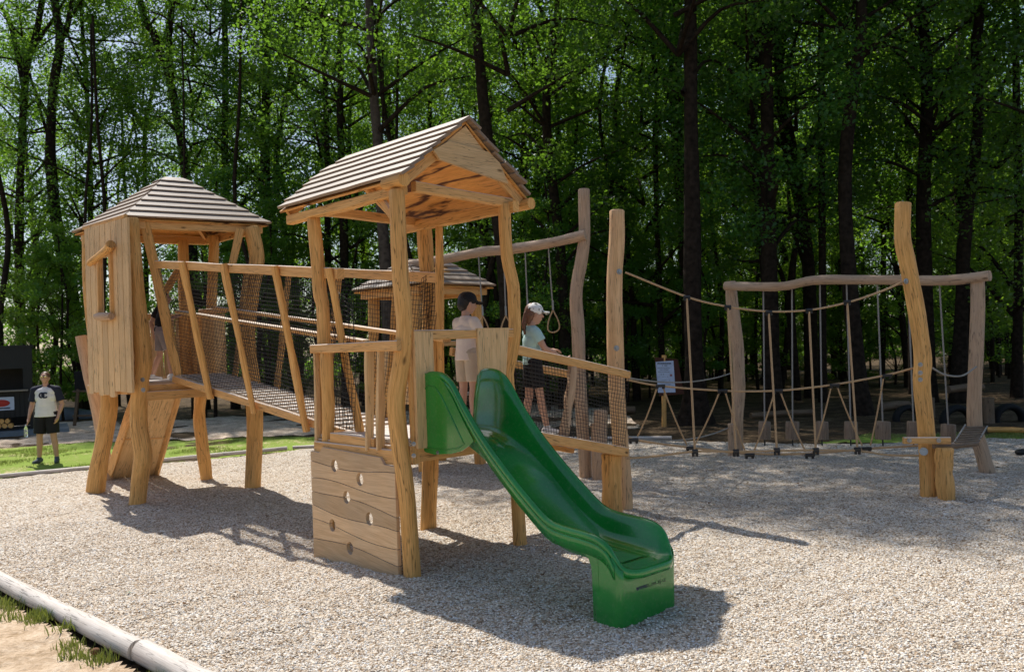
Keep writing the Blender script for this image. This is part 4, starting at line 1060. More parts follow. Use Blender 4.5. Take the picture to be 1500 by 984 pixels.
PRY = [make_proto(180+i, 5.5+i, .8, 1.5, 34, 260, .042, 'leaf2', .035, .25, .02) for i in range(3)]   # saplings
def plant(name, pr, loc, rot, s, label, cat, group=None, trunk=None, sz=None):
    o = thing(name, label, cat, loc, group)
    if trunk is None:
        t = link('trunk', pr[0], o); t.rotation_euler.z = rot; t.scale = (s, s, s)
    else: trunk.parent = o
    for nm, me in (('branch', pr[1]), ('crown', pr[2])):
        q = link(nm, me, o); q.rotation_euler.z = rot; q.scale = (s, s, sz or s)
    return o
def main_tree(px, Y, wpx, pr, label, forks=(), flare=1.25, bark='bark', s=1.0, rot=0.0, ext=8, cdx=0.0):
    """px: pixel path from base up to the top of frame at depth Y"""
    pts = [U(x, y, Y) for x, y in px]; base = Vector((pts[0].x, Y, 0)); pts[0].z = -.25
    d = (pts[-1]-pts[-2]).normalized(); pts.append(pts[-1]+Vector((d.x*.5, random.uniform(-.1, .1), 1)).normalized()*ext)
    n = 6*len(pts); sp = spline(pts, n); r = wpx/2*Y/F
    top = sp[-1].z
    rad = [r*(flare if i == 0 else 1+(flare-1)*math.exp(-max(p.z, 0)/.45))*(1-.62*max(0, p.z)/top) for i, p in enumerate(sp)]
    b = MB(); b.tube(sp, rad, n=12, rough=.2, seed=px[0][0]*.13)
    for fk in forks:
        q = [U(x, y, Y+random.uniform(-.1, .1)) for x, y in fk[0]]
        b.tube(spline(q, 8*len(q)), [fk[1]/2*Y/F*(1-.5*i/(8*len(q))) for i in range(8*len(q)+1)], n=8, caps=False, rough=.2)
    me = b.mesh('trunk', M[bark], base); t = link('trunk', me)
    return plant('tree', PALL[pr], base, rot, s, label, 'tree', None, t)
PALL = {'a': PR[0], 'b': PR[1], 'c': PR[2], 'd': PR[3], 'h': PRH[0], 'i': PRH[1], 'l': PRL[0], 'm': PRL[1], 'n': PRL[2]}
random.seed(23)
main_tree([(38, 600), (30, 480), (28, 350), (32, 220), (38, 110), (50, 60), (62, 0)], 34, 15, 'a', 'dark tree at the left edge, its trunk rising behind the kiosk and splitting high up', [([(36, 130), (22, 60), (8, 20), (-10, 0)], 10), ([(45, 75), (70, 40), (95, 0)], 7)])
main_tree([(124, 600), (116, 500), (100, 400), (82, 320), (74, 230), (78, 130), (88, 60), (80, 0)], 33.5, 19, 'b', 'dark bowed trunk curving left of the hut roof', [([(86, 62), (98, 40), (106, 0)], 12), ([(76, 180), (50, 130), (42, 100)], 6)])
main_tree([(137, 600), (134, 450), (132, 250), (130, 190), (125, 100), (118, 0)], 35.5, 9, 'l', 'thin forked trunk directly above the left corner of the hut roof', [([(132, 195), (150, 165), (170, 155)], 6), ([(131, 190), (110, 165), (95, 140)], 6)])
main_tree([(300, 600), (285, 400), (272, 250), (262, 190), (252, 130), (242, 95), (225, 50), (205, 0)], 33, 17, 'c', 'trunk with a high V fork above the peak of the hut roof', [([(250, 120), (248, 60), (254, 0)], 12)])
main_tree([(217, 600), (214, 400), (212, 230), (214, 180), (222, 140), (240, 60), (250, 0)], 36, 8, 'm', 'slim trunk with wide low fork behind the hut roof', [([(212, 192), (188, 150), (172, 110), (160, 80)], 6)])
main_tree([(345, 600), (338, 400), (330, 250), (330, 140), (328, 0)], 32.5, 13, 'd', 'straight dark trunk between the two tower roofs, left one of two')
main_tree([(405, 600), (398, 450), (392, 330), (388, 210), (392, 0)], 32, 17, 'a', 'thicker brown trunk right beside the right corner of the hut roof', rot=2.)
main_tree([(482, 600), (480, 300), (478, 180), (474, 60), (470, 0)], 31, 12, 'b', 'left trunk of the close pair behind the gabled roof', rot=1.)
main_tree([(507, 600), (503, 300), (498, 180), (500, 0)], 30, 14, 'l', 'right trunk of the close pair behind the gabled roof', rot=3.)
main_tree([(575, 620), (566, 420), (558, 300), (552, 200), (545, 100), (541, 0)], 22, 19, 'h', 'smooth greyish trunk leaning slightly above the left slope of the gabled roof', bark='bark2')
main_tree([(748, 620), (738, 400), (720, 260), (708, 150), (700, 60), (695, 0)], 20.8, 22, 'i', 'stout dark trunk rising just right of the gabled roof peak')
main_tree([(771, 610), (765, 300), (768, 150), (765, 0)], 30, 8, 'm', 'thin trunk seen between the gable peak and the tall pale post', rot=4)
main_tree([(824, 600), (820, 350), (818, 200), (812, 60), (815, 0)], 31, 11, 'c', 'straight trunk standing left of the tall pale ring-frame post', rot=5)
main_tree([(973, 600), (965, 400), (960, 200), (962, 130), (950, 0)], 28, 10, 'n', 'slender forked trunk left of the biggest trunk on the right', [([(963, 185), (985, 120), (1000, 90)], 6)])
main_tree([(1018, 618), (1016, 500), (1014, 300), (1012, 150), (1012, 0)], 19.7, 28, 'h', 'thickest trunk with flared base beside the notice board', rot=1, flare=2.1)
main_tree([(1133, 606), (1130, 500), (1126, 350), (1124, 200), (1122, 90), (1112, 0)], 22, 25, 'a', 'dark trunk with twin stems, seen through the middle of the rope crossing', [([(1124, 85), (1132, 40), (1136, 0)], 15), ([(1118, 80), (1095, 45), (1075, 0)], 7)], rot=2, flare=1.4)
main_tree([(1206, 604), (1204, 300), (1202, 0)], 25, 13, 'b', 'medium straight trunk between two stouter ones behind the rope crossing', rot=2.5)
main_tree([(1262, 612), (1248, 450), (1237, 300), (1243, 180), (1258, 80), (1262, 0)], 20.5, 24, 'i', 'stout leaning trunk behind the right half of the rope crossing', rot=2, flare=1.7)
main_tree([(1405, 602), (1410, 400), (1418, 300), (1433, 180), (1430, 60), (1435, 0)], 23, 21, 'c', 'dark curved trunk behind the right end of the log frame', rot=.5, flare=1.5)
main_tree([(1338, 600), (1335, 400), (1330, 200), (1336, 0)], 27, 12, 'd', 'narrow trunk above the right tall peeled post')
main_tree([(1490, 604), (1492, 300), (1488, 0)], 24, 14, 'm', 'trunk at the right edge of the photo', rot=1.5)
random.seed(5)
kinds = [('a', 'leafy tree with dark trunk deep in the wood'), ('l', 'bright green tree leafy to the ground deep in the wood'), ('c', 'leafy tree with dark trunk deep in the wood'), ('m', 'bright green tree leafy to the ground deep in the wood'), ('n', 'bright green tree leafy to the ground deep in the wood'), ('b', 'leafy tree with dark trunk deep in the wood')]
GT = {'leafy tree with dark trunk deep in the wood': 'dark trunked trees deep in the wood', 'bright green tree leafy to the ground deep in the wood': 'bright low-leaved trees deep in the wood'}
for row, Y in enumerate((34, 40, 47, 56)):
    wd = .70*Y; x = -wd+random.uniform(0, 2)
    while x < wd+2:
        if not (row == 0 and (x > 12 or x < -9)) and not (x < -.2*Y and random.random() < .42):
            k = kinds[random.randrange(6)]
            plant('tree', PALL[k[0]], (x+random.uniform(-.8, .8), Y+random.uniform(-1.6, 1.6), 0), random.uniform(0, 6.28), random.uniform(.85, 1.12), k[1], 'tree', GT[k[1]])
        x += random.uniform(3.6, 5.2)+row*.25
for (x, y, k) in ((13.5, 19.5, 'a'), (17, 23, 'c'), (9.5, 27, 'b'), (15, 27.5, 'd'), (5.8, 27.5, 'c'), (1.6, 25.5, 'd'), (11.5, 23.5, 'b'), (7.6, 24.6, 'd')):
    plant('tree', PALL[k], (x, y, 0), random.uniform(0, 6.28), 1.0, 'dark trunked tree at the shady right-hand edge of the wood', 'tree', 'shady trees at the right-hand edge of the wood')
for i in range(26):
    y = random.uniform(30, 52); x = random.uniform(2, .62*y)
    plant('tree', PALL['lmn'[i % 3]], (x, y, 0), random.uniform(0, 6.28), random.uniform(.45, .75), 'half-grown leafy tree in the dark right side of the wood', 'tree', 'half-grown trees in the right side of the wood')
for i in range(46):
    y = random.uniform(31, 56); x = random.uniform(-.1, .62)*y
    plant('bush', PRY[i % 3], (x, y, -.2), random.uniform(0, 6.28), random.uniform(.9, 1.5), 'leafy undergrowth bush in the shade between the far trunks', 'bush', 'undergrowth bushes between the far trunks', sz=random.uniform(.6, .95))
# saplings and low bushes at the wood's edge
for i in range(34):
    x = random.uniform(-19, 9); y = 27.5+random.uniform(0, 6) if x < 1 else 25+random.uniform(0, 8)
    plant('sapling', PRY[i % 3], (x, y, 0), random.uniform(0, 6.28), random.uniform(.7, 1.15), 'slim young tree with bright green leaves under the tall trees', 'young tree', 'young trees along the edge of the wood')
# thin bare poles of young trunks
pole = []
for k in range(4):
    b = MB(); pts_ = [Vector((0, 0, -.1))]+[Vector((random.uniform(-.35, .35), random.uniform(-.3, .3), z)) for z in (3, 6, 9, 12)]
    b.tube(spline(pts_, 16), [.075*(1-.5*i/16) for i in range(17)], n=7, rough=.2, seed=k); pole.append(b.mesh('pole', M['bark']))
for i in range(46):
    Y = random.uniform(26, 44); x = random.uniform(-.62, .62)*Y
    o = link('thin_tree', pole[i % 4], None, (x, Y, 0)); o.rotation_euler.z = random.uniform(0, 6.28); s = random.uniform(.7, 1.7); o.scale = (s, s, 1.1)
    tag(o, 'thin bare young trunk among the tall trees', 'tree', 'thin bare trunks in the wood')
# the far wood, one mass
cs = []; rs_ = []
rg = random.Random(3)
for k in range(900):
    Y = rg.uniform(70, 84); x = rg.uniform(-.75, .75)*Y; z = rg.uniform(.2, 17)*rg.random()**.9
    if x < -.12*Y and z > 7 and rg.random() < .6: continue
    cs.append((x, Y, z)); rs_.append(rg.uniform(1.0, 2.4))
o = link('far_wood', leafcloud('far_wood', cs, rs_, 60, .20, 'leaf', 55)); tag(o, 'far part of the wood closing the view behind all trees', 'wood', kind='stuff')

# ================================================================== PEOPLE
def blob(prims, voxel, name, mat, parent, xf):
    """prims: ('c',p0,r0,p1,r1) capsule, ('f',p0,r0,p1,r1) flat-ended, ('e',c,(rx,ry,rz)) -> one smooth surface"""
    b = MB()
    for p in prims:
        if p[0] == 'e':
            b.ball(p[1], 1.0, p[2], n=18, m=12)
        else:
            p0, p1 = Vector(p[1]), Vector(p[3]); r0, r1 = p[2], p[4]; fl = p[5] if len(p) > 5 else 1.0
            d = (p1-p0).normalized(); ref = Vector((1, 0, 0)) if abs(d.x) < .8 else Vector((0, 1, 0))
            x = (ref-d*ref.dot(d)).normalized(); y = d.cross(x); ts = []
            if p[0] == 'c':
                for a in (80, 55, 25): ts.append((p0-d*r0*math.sin(R(a)), r0*math.cos(R(a))))
                ts.append((p0, r0)); ts.append((p1, r1))
                for a in (25, 55, 80): ts.append((p1+d*r1*math.sin(R(a)), r1*math.cos(R(a))))
            else: ts = [(p0, r0), (p0.lerp(p1, .5), (r0+r1)/2), (p1, r1)]
            b.rings([[c+(x*math.cos(q)+y*fl*math.sin(q))*rr for q in [2*math.pi*j/16 for j in range(16)]] for c, rr in ts], list(range(len(ts))))
    me = b.mesh(name, M[mat]); o = bpy.data.objects.new(name, me); COL.objects.link(o)
    md = o.modifiers.new('r', 'REMESH'); md.mode = 'VOXEL'; md.voxel_size = voxel; md.use_smooth_shade = True
    ms = o.modifiers.new('s', 'SMOOTH'); ms.iterations = 3; ms.factor = .5
    dg = bpy.context.evaluated_depsgraph_get(); me2 = bpy.data.meshes.new_from_object(o.evaluated_get(dg)); bpy.data.objects.remove(o)
    me2.transform(xf); me2.materials.clear(); me2.materials.append(M[mat])
    for pl in me2.polygons: pl.use_smooth = True
    q = link(name, me2, parent); return q
def hand(w_, d_, side, curl=.5):
    """w_: wrist, d_: direction of hand, side: unit vector towards thumb"""
    w_ = Vector(w_); d_ = Vector(d_).normalized(); side = Vector(side).normalized(); pn = d_.cross(side).normalized()
    out = [('c', w_, .026, w_+d_*.03, .030), ('c', w_+d_*.03+side*.016, .02, w_+d_*.075+side*.022, .016), ('c', w_+d_*.03-side*.014, .02, w_+d_*.07-side*.022, .016), ('c', w_+d_*.04, .02, w_+d_*.075, .017)]
    for k, (o_, L) in enumerate(((.027, .065), (.009, .075), (-.009, .07), (-.027, .055))):
        a = w_+d_*.082+side*o_; m1 = a+d_*L*.5+pn*L*curl*.25; e_ = m1+d_*L*.35+pn*L*curl*.55
        out += [('c', a, .0095, m1, .009), ('c', m1, .009, e_, .0075)]
    t0 = w_+d_*.025+side*.03; t1 = t0+side*.025+d_*.03; out += [('c', t0, .013, t1, .011), ('c', t1, .011, t1+d_*.032+side*.004, .009)]
    return out
def scale_head(p, c, k):
    if k == 1.0: return p
    sc3 = lambda v: c+(Vector(v)-c)*k
    if p[0] == 'e': return ('e', sc3(p[1]), tuple(v*k for v in p[2]))
    return (p[0], sc3(p[1]), p[2]*k, sc3(p[3]), p[4]*k)+tuple(p[5:])
def person(label, loc, face, s, J, cl, voxel=.008):
    """J joints in a 1.75 m frame, x right, y forward, z up"""
    o = thing('person', label, 'person', loc)
    f = Vector((face[0], face[1], 0)).normalized(); r_ = Vector((f.y, -f.x, 0))
    xf = Matrix((r_, f, Vector((0, 0, 1)))).transposed().to_4x4() @ Matrix.Diagonal((s, s, s, 1))
    hd = Vector(J['head']); nk = Vector(J['neck']); hf = Vector(J.get('look', (0, 1, 0))).normalized(); hx = Vector((hf.y, -hf.x, 0))
    if hx.length < .1: hx = Vector((1, 0, 0))
    hx.normalize(); hu = hx.cross(hf); bw = J.get('build', 1.0); sw = J.get('sh', .19)
    body = [('e', hd, (.076, .076, .098)), ('e', hd+hf*.026, (.066, .066, .092)), ('e', hd+hf*.03-hu*.065, (.045, .05, .045)), ('e', hd-hf*.03+hu*.015, (.078, .078, .085)),
            ('c', hd+hf*.088+hu*.012, .010, hd+hf*.105-hu*.018, .014), ('c', hd+hf*.085-hu*.052-hx*.018, .009, hd+hf*.085-hu*.052+hx*.018, .009),
            ('c', hd+hf*.078+hu*.028-hx*.04, .010, hd+hf*.078+hu*.028+hx*.04, .010),
            ('e', hd+hx*.078-hf*.005-hu*.01, (.016, .016, .028)), ('e', hd-hx*.078-hf*.005-hu*.01, (.016, .016, .028)),
            ('c', hd-hu*.06-hf*.02, .052, nk-Vector((0, 0, .03)), .056)]
    ch = Vector(J['chest']); pv = Vector(J['pelvis']); 
    body += [('c', ch+Vector((-.08, 0, .10)), .085*bw, ch+Vector((.08, 0, .10)), .085*bw), ('c', ch+Vector((-.06, 0, 0)), .105*bw, ch+Vector((.06, 0, 0)), .105*bw), ('c', ch, .125*bw, pv, .12*bw), ('c', pv+Vector((-.06, 0, 0)), .11*bw, pv+Vector((.06, 0, 0)), .11*bw),
             ('c', ch+Vector((-sw+.02, 0, .12)), .058, ch+Vector((sw-.02, 0, .12)), .058)]
    for k in 'lr':
        S1, E, W_ = Vector(J['sh'+k]), Vector(J['el'+k]), Vector(J['wr'+k]); Hp, Kn, An = Vector(J['hip'+k]), Vector(J['kn'+k]), Vector(J['an'+k])
        body += [('c', S1, .056, E, .040), ('c', E, .041, E.lerp(W_, .35), .040), ('c', E.lerp(W_, .35), .040, W_, .026)]
        hdv = Vector(J.get('hd'+k, (W_-E))); body += hand(W_, hdv, Vector(J.get('th'+k, (0, 1, 0))), J.get('curl', .5))
        body += [('c', Hp, .085*bw, Kn, .056), ('c', Kn, .055, Kn.lerp(An, .35)+Vector((0, -.012, 0)), .056), ('c', Kn.lerp(An, .35)+Vector((0, -.012, 0)), .056, An, .036)]
        tf = Vector(J.get('to'+k, (0, 1, 0))).normalized(); body += [('c', An+Vector((0, 0, -.03))-tf*.03, .038, An+tf*.12+Vector((0, 0, -.055)), .028)]
    hs = J.get('hs', 1.0)
    body = body[:0]+[scale_head(p, hd, hs) if i < 9 else p for i, p in enumerate(body)]
    bo = blob(body, voxel, 'body', 'skin', o, xf)
    # clothes
    t = .018
    shirt = [('c', ch+Vector((-.08, 0, .09)), .085*bw+t, ch+Vector((.08, 0, .09)), .085*bw+t), ('c', ch+Vector((-.06, 0, 0)), .105*bw+t, ch+Vector((.06, 0, 0)), .105*bw+t), ('c', ch, .125*bw+t, ch.lerp(pv, .5), .125*bw+t*1.4), ('f', ch.lerp(pv, .3), .14*bw+t, pv+Vector((0, 0, cl.get('hem', -.03))), (.155*bw+t)*cl.get('flare', 1.0), .85),
             ('c', ch+Vector((-sw+.02, 0, .12)), .058+t*.8, ch+Vector((sw-.02, 0, .12)), .058+t*.8), ('f', nk-Vector((0, 0, .10)), .095, nk-Vector((0, 0, .035)), .070)]
    sl = []
    for k in 'lr':
        S1, E = Vector(J['sh'+k]), Vector(J['el'+k]); q = cl.get('sleeve', .62)
        sl += [('c', S1, .056+t*.9, S1.lerp(E, .3), .054+t*.9), ('f', S1, .058+t, S1.lerp(E, q), .050+t*1.5)]
    if 'sleeve_mat' in cl:
        blob(shirt, voxel, 'shirt', cl['shirt'], o, xf)
        sl2 = []
        for k, sg in (('l', -1), ('r', 1)):
            S1 = Vector(J['sh'+k]); sl2 += [('c', S1+Vector((0, 0, .0)), .084, nk+Vector((sg*.055, 0, -.04)), .048)]
        blob(sl+sl2, voxel, 'sleeve', cl['sleeve_mat'], o, xf)
    else: blob(shirt+sl, voxel, 'shirt', cl['shirt'], o, xf)
    sh = [('c', pv+Vector((-.06, 0, .0)), .11*bw+t, pv+Vector((.06, 0, .0)), .11*bw+t), ('f', pv+Vector((0, 0, .10)), .13*bw+t, pv+Vector((0, 0, -.08)), .15*bw+t, .85)]
    for k in 'lr':
        Hp, Kn = Vector(J['hip'+k]), Vector(J['kn'+k]); q = cl.get('short', .78)
        sh += [('f', Hp+Vector((0, 0, .05)), .095*bw+t, Hp.lerp(Kn, q), .075*bw+t*1.4)]
    blob(sh, voxel, 'shorts', cl['shorts'], o, xf)
    for k in 'lr':
        An = Vector(J['an'+k]); tf = Vector(J.get('to'+k, (0, 1, 0))).normalized()
        blob([('c', An+Vector((0, 0, -.035))-tf*.035, .048, An+Vector((0, 0, -.045))+tf*.03, .046), ('c', An+Vector((0, 0, -.045))+tf*.03, .046, An+tf*.15+Vector((0, 0, -.06)), .034), ('f', An+Vector((0, 0, -.04)), .046, An+Vector((0, 0, .03)), .044)], voxel, 'shoe', cl['shoe'], o, xf)
    hr_ = [('e', hd-hf*.022+hu*.028, (.088, .088, .094)), ('e', hd-hf*.05-hu*.02, (.068, .06, .07))]
    if cl.get('pony'): hr_ += [('c', hd-hf*.09+hu*.0, .03, hd-hf*.11-hu*.12, .028), ('c', hd-hf*.11-hu*.12, .028, hd-hf*.09-hu*.22, .014), ('c', hd-hf*.06+hx*.05-hu*.02, .035, hd-hf*.07+hx*.04-hu*.10, .02)]
    hr_ = [scale_head(p, hd, hs) for p in hr_]
    hob = blob(hr_, voxel, 'hair', cl['hair'], o, xf)
    # keep the face clear of hair
    if cl.get('cap'):
        blob([scale_head(p, hd, hs) for p in [('e', hd-hf*.005+hu*.045, (.098, .102, .08)), ('f', hd+hu*.02, .098, hd+hu*.05, .099)]], voxel, 'cap', cl['cap'], o, xf)
        blob([scale_head(p, hd, hs) for p in [('c', hd+hf*.09+hu*.035-hx*.045, .012, hd+hf*.09+hu*.035+hx*.045, .012), ('c', hd+hf*.155+hu*.02-hx*.03, .009, hd+hf*.155+hu*.02+hx*.03, .009), ('e', hd+hf*.115+hu*.03, (.068, .068, .012))]], voxel*.8, 'cap_brim', cl['cap'], o, xf)
    if cl.get('glasses'):
        g = [('e', hd+hf*.096+hu*.022+hx*.032, (.03, .012, .021)), ('e', hd+hf*.096+hu*.022-hx*.032, (.03, .012, .021))]
        blob([scale_head(p, hd, hs) for p in g], .005, 'sunglasses', cl['glasses'], o, xf)
        blob([scale_head(p, hd, hs) for p in [('c', hd+hf*.09+hu*.03+hx*.062, .006, hd-hf*.0+hu*.02+hx*.086, .006), ('c', hd+hf*.09+hu*.03-hx*.062, .006, hd-hf*.0+hu*.02-hx*.086, .006), ('c', hd+hf*.10+hu*.032-hx*.06, .005, hd+hf*.10+hu*.032+hx*.06, .005)]], .005, 'glasses_frame', 'black_paint', o, xf)
    else:
        e = [('e', hd+hf*.088+hu*.016+hx*.03, (.012, .009, .008)), ('e', hd+hf*.088+hu*.016-hx*.03, (.012, .009, .008))]
        blob([scale_head(p, hd, hs) for p in e], .005, 'eyes', 'hair_dark', o, xf)
    return o, xf
base = dict(head=(0, .02, 1.64), neck=(0, 0, 1.50), chest=(0, 0, 1.26), pelvis=(0, 0, .97), shl=(-.19, 0, 1.40), shr=(.19, 0, 1.40), ell=(-.24, -.02, 1.11), elr=(.24, -.02, 1.11), wrl=(-.25, .06, .86), wrr=(.25, .06, .86),
            hipl=(-.09, 0, .92), hipr=(.09, 0, .92), knl=(-.10, .01, .50), knr=(.10, .01, .50), anl=(-.11, -.02, .08), anr=(.11, -.02, .08))
mj = dict(base); mj.update(build=1.14, sh=.20, knl=(-.13, .02, .50), anl=(-.17, 0, .08), knr=(.13, .02, .5), anr=(.16, -.02, .08), ell=(-.28, -.04, 1.12), wrl=(-.24, .07, .88), elr=(.27, -.02, 1.12), wrr=(.30, .06, .86), look=(-.1, 1, 0), tol=(-.25, 1, 0), tor=(.3, 1, 0), shl=(-.20, 0, 1.40), shr=(.20, 0, 1.40), thl=(.2, 1, 0), thr=(-.3, 1, 0))
ML = Z(70, 677)
man, mxf = person('man in white and navy raglan shirt, black shorts and mirrored sunglasses on the grass', ML, (.12, -1), .995, mj, dict(shirt='white_cotton', sleeve_mat='navy_cotton', shorts='black_cotton', shoe='shoe_grey', hair='hair_brown', glasses='lens', sleeve=.75, short=.85, hem=-.08, flare=1.12))
# chest emblem: reversed D and C interlocked
def emblem():
    for body, dx, mir in (('D', -.015, True), ('C', .03, False)):
        cu = bpy.data.curves.new('t', 'FONT'); cu.body = body; cu.size = .15; cu.extrude = .002; cu.offset = .007; cu.align_x = 'CENTER'
        to = bpy.data.objects.new('t', cu); COL.objects.link(to); dg = bpy.context.evaluated_depsgraph_get()
        me = bpy.data.meshes.new_from_object(to.evaluated_get(dg)); bpy.data.objects.remove(to); me.materials.clear(); me.materials.append(M['navy_cotton'])
        for v in me.vertices:
            x, y, z = v.co
            if mir: x = -x
            X = -(x+dx)*1.0; zz = 1.285+y-.03       # seen from the front, local x is mirrored
            yy = .158-.9*X*X-.0*zz
            v.co = Vector((X, yy+z, zz))
        me.transform(mxf); link('chest_emblem', me, man)
emblem()
hw = ML+mxf.to_3x3() @ Vector((.30, .10, .70))
wb = thing('water_bottle', 'clear plastic water bottle hanging from the man\'s hand', 'bottle', Vector((hw.x, hw.y, hw.z-.28)))
wl_ = ML+mxf.to_3x3() @ Vector((.33, .10, .72))
def bottle(c):
    b = MB(); pr = [(0, .028), (.02, .034), (.08, .034), (.10, .030), (.12, .034), (.17, .033), (.20, .015), (.215, .013)]
    b.tube([c+Vector((0, 0, z)) for z, _ in pr], [r for _, r in pr], n=14); b.build('bottle_body', M['glass'], wb)
    b = MB(); b.tube([c+Vector((0, 0, .212)), c+Vector((0, 0, .235))], .016, n=12); b.build('bottle_cap', M['paper'], wb)
bottle(Vector((wl_.x, wl_.y-.02, wl_.z-.20)))
wb_l = Vector((wl_.x, wl_.y-.02, wl_.z-.20))
# watch
wv_ = ML+mxf.to_3x3() @ Vector((-.245, .05, .90)); b = MB(); b.tube([wv_-Vector((0, 0, .015)), wv_+Vector((0, 0, .015))], .034, n=12); b.build('watch', M['steel'], man)

bj = dict(base); bj.update(hs=1.3, head=(0, .04, 1.63), look=(.25, 1, -.18), build=.92, sh=.17, shl=(-.165, 0, 1.38), shr=(.165, 0, 1.38), ell=(-.22, .08, 1.14), wrl=(-.18, .30, 1.05), elr=(.22, .08, 1.14), wrr=(.18, .30, 1.05), thl=(1, 0, .3), thr=(-1, 0, .3), hdl=(.1, 1, 0), hdr=(-.1, 1, 0))
person('boy in cream T-shirt, beige shorts and dark cap, back turned on the tower platform', U(684, 520, 8.35)*1.0-Vector((0, 0, U(684, 520, 8.35).z-zp)), (.70, .72), .735, bj, dict(shirt='cream_cotton', shorts='beige_cotton', shoe='black_cotton', hair='hair_dark', cap='black_cotton', glasses='black_paint', sleeve=.7, short=.8, flare=1.1, hem=-.10), .009)
gj = dict(base); gj.update(hs=1.26, head=(0, .05, 1.62), look=(.0, 1, -.12), build=.84, sh=.155, shl=(-.15, 0, 1.37), shr=(.15, 0, 1.37), elr=(.20, .10, 1.15), wrr=(.13, .36, 1.03), hdr=(.0, 1, -.25), thr=(-1, .2, 0), ell=(-.18, .12, 1.14), wrl=(-.12, .34, 1.12), thl=(1, 0, 0), hdl=(0, 1, 0), anl=(-.09, -.10, .08), knl=(-.09, -.03, .5), anr=(.10, .14, .08), knr=(.10, .06, .5), curl=.8)
gp = U(781, 560, 8.9); tt = ((gp-nb0).dot((nb1-nb0)))/((nb1-nb0).length_squared)
gp.z = nb0.lerp(nb1, max(0, min(1, tt))).z+.045
person('girl in mint T-shirt, black shorts and camouflage cap leaning on the ramp handrail', gp, (.93, .36), .775, gj, dict(shirt='mint_cotton', shorts='black_cotton', shoe='sandal_white', hair='hair_brown', cap='camo', sleeve=.55, short=.70, pony=True, flare=1.05), .009)
kj = dict(base); kj.update(hs=1.25, head=(0, .08, 1.60), look=(.2, 1, .0), build=.9, sh=.165, chest=(0, .05, 1.25), elr=(.26, .12, 1.18), wrr=(.24, .34, 1.26), ell=(-.25, -.14, 1.14), wrl=(-.24, -.10, .92), anl=(-.10, -.16, .08), knl=(-.1, -.02, .48), anr=(.1, .16, .08), knr=(.1, .14, .52))
kp = U(236, 500, 12.25); kp.z = zh
person('child in black T-shirt and checked shorts standing inside the tall hut', kp, (.85, .5), .73, kj, dict(shirt='black_cotton', shorts='plaid_cotton', shoe='sandal_white', hair='hair_dark', short=.8), .009)

# ================================================================== KIOSK
KX, KY = -13.78, 24.2
KA = R(29)
def kr(x, y, z): dx, dy = x-KX, y-KY; return Vector((KX+dx*math.cos(KA)-dy*math.sin(KA), KY+dx*math.sin(KA)+dy*math.cos(KA), z))
KS = thing('kiosk', 'black timber snack kiosk with open hatch and dark counter at the left edge', 'kiosk', (KX, KY, 0))
def kb(x0, x1, y0, y1, z0, z1, name, mat):
    b = MB(); b.beam(((x0+x1)/2, y0, (z0+z1)/2), ((x0+x1)/2, y1, (z0+z1)/2), x1-x0, z1-z0, ch=.01); return b.build(name, M[mat], KS)
kb(KX-3.6, KX, KY, KY+.06, .45, 1.18, 'lower_wall', 'black_paint'); kb(KX-3.6, KX+.02, KY-.02, KY+.05, 1.82, 2.42, 'raised_shutter', 'black_paint')
kb(KX-.22, KX+.01, KY+.0, KY+.08, 1.18, 1.82, 'corner_post', 'black_paint'); kb(KX-3.6, KX-.05, KY+1.7, KY+1.78, .1, 2.4, 'back_wall', 'inner_wall')
kb(KX-.07, KX, KY+.1, KY+1.78, .1, 2.4, 'side_wall', 'black_paint'); kb(KX-3.6, KX+.05, KY-.05, KY+1.85, 2.42, 2.48, 'roof', 'black_paint')
kb(KX-3.6, KX-.1, KY-.22, KY+.3, 1.18, 1.22, 'counter', 'counter'); kb(KX-3.6, KX-.35, KY+.0, KY+.4, .10, .14, 'firewood_shelf', 'black_paint')
b = MB()
for k in range(28): b.beam((KX-.07-k*.125, KY-.008, .46), (KX-.07-k*.125, KY-.008, 1.17), .02, .018, up=(0, 1, 0))
b.build('cladding_batten', M['black_paint'], KS)
ps = kb(KX-1.08, KX-.45, KY-.045, KY-.03, .66, 1.03, 'poster', 'paper')
b = MB(); b.ball((KX-.76, KY-.05, .86), 1, (.21, .012, .10)); b.build('poster_print', M['red_print'], ps)
b = MB(); b.beam((KX-.98, KY-.05, .72), (KX-.55, KY-.05, .72), .008, .035); b.build('poster_print', M['ink'], ps)
kb(KX-2.1, KX-1.3, KY-.045, KY-.03, .50, .98, 'notice', 'paper')
kb(KX-4.2, KX+.9, KY-.6, KY+1.8, -.05, .08, 'plinth', 'concrete')
KS.rotation_euler.z = KA
for i in range(7):
    b = MB(); x = KX-.92-i*.10; b.tube([kr(x, KY-.05, 1.222), kr(x, KY-.05, 1.40)], [.036, .045], n=10); o = b.build('drink_cup', M['blue_cup'], origin=kr(x, KY-.05, 1.22))
    tag(o, 'pale blue drink cup standing in the row on the kiosk counter', 'cup', 'cups on the kiosk counter')
for r_ in range(2):
    for i in range(13-r_):
        x = KX-.55-i*.15-r_*.075; b = MB(); b.tube([kr(x, KY-.05, .22+r_*.13), kr(x+.01, KY+.34, .22+r_*.13)], .07, n=8, rough=.3, seed=i+r_*9); o = b.build('firewood_log', M['wood'], origin=kr(x, KY, .15))
        tag(o, 'split firewood log stacked under the kiosk counter', 'firewood', 'firewood stacked under the kiosk counter')
aj = dict(base); aj.update(elr=(.25, .14, 1.14), wrr=(.16, .34, 1.06), ell=(-.25, .14, 1.14), wrl=(-.16, .34, 1.06))
person('kiosk attendant in black shirt behind the counter in the hatch', kr(KX-1.35, KY+.65, .08), (.55, -.85), .97, aj, dict(shirt='black_cotton', shorts='black_cotton', shoe='black_cotton', hair='hair_dark'), .012)

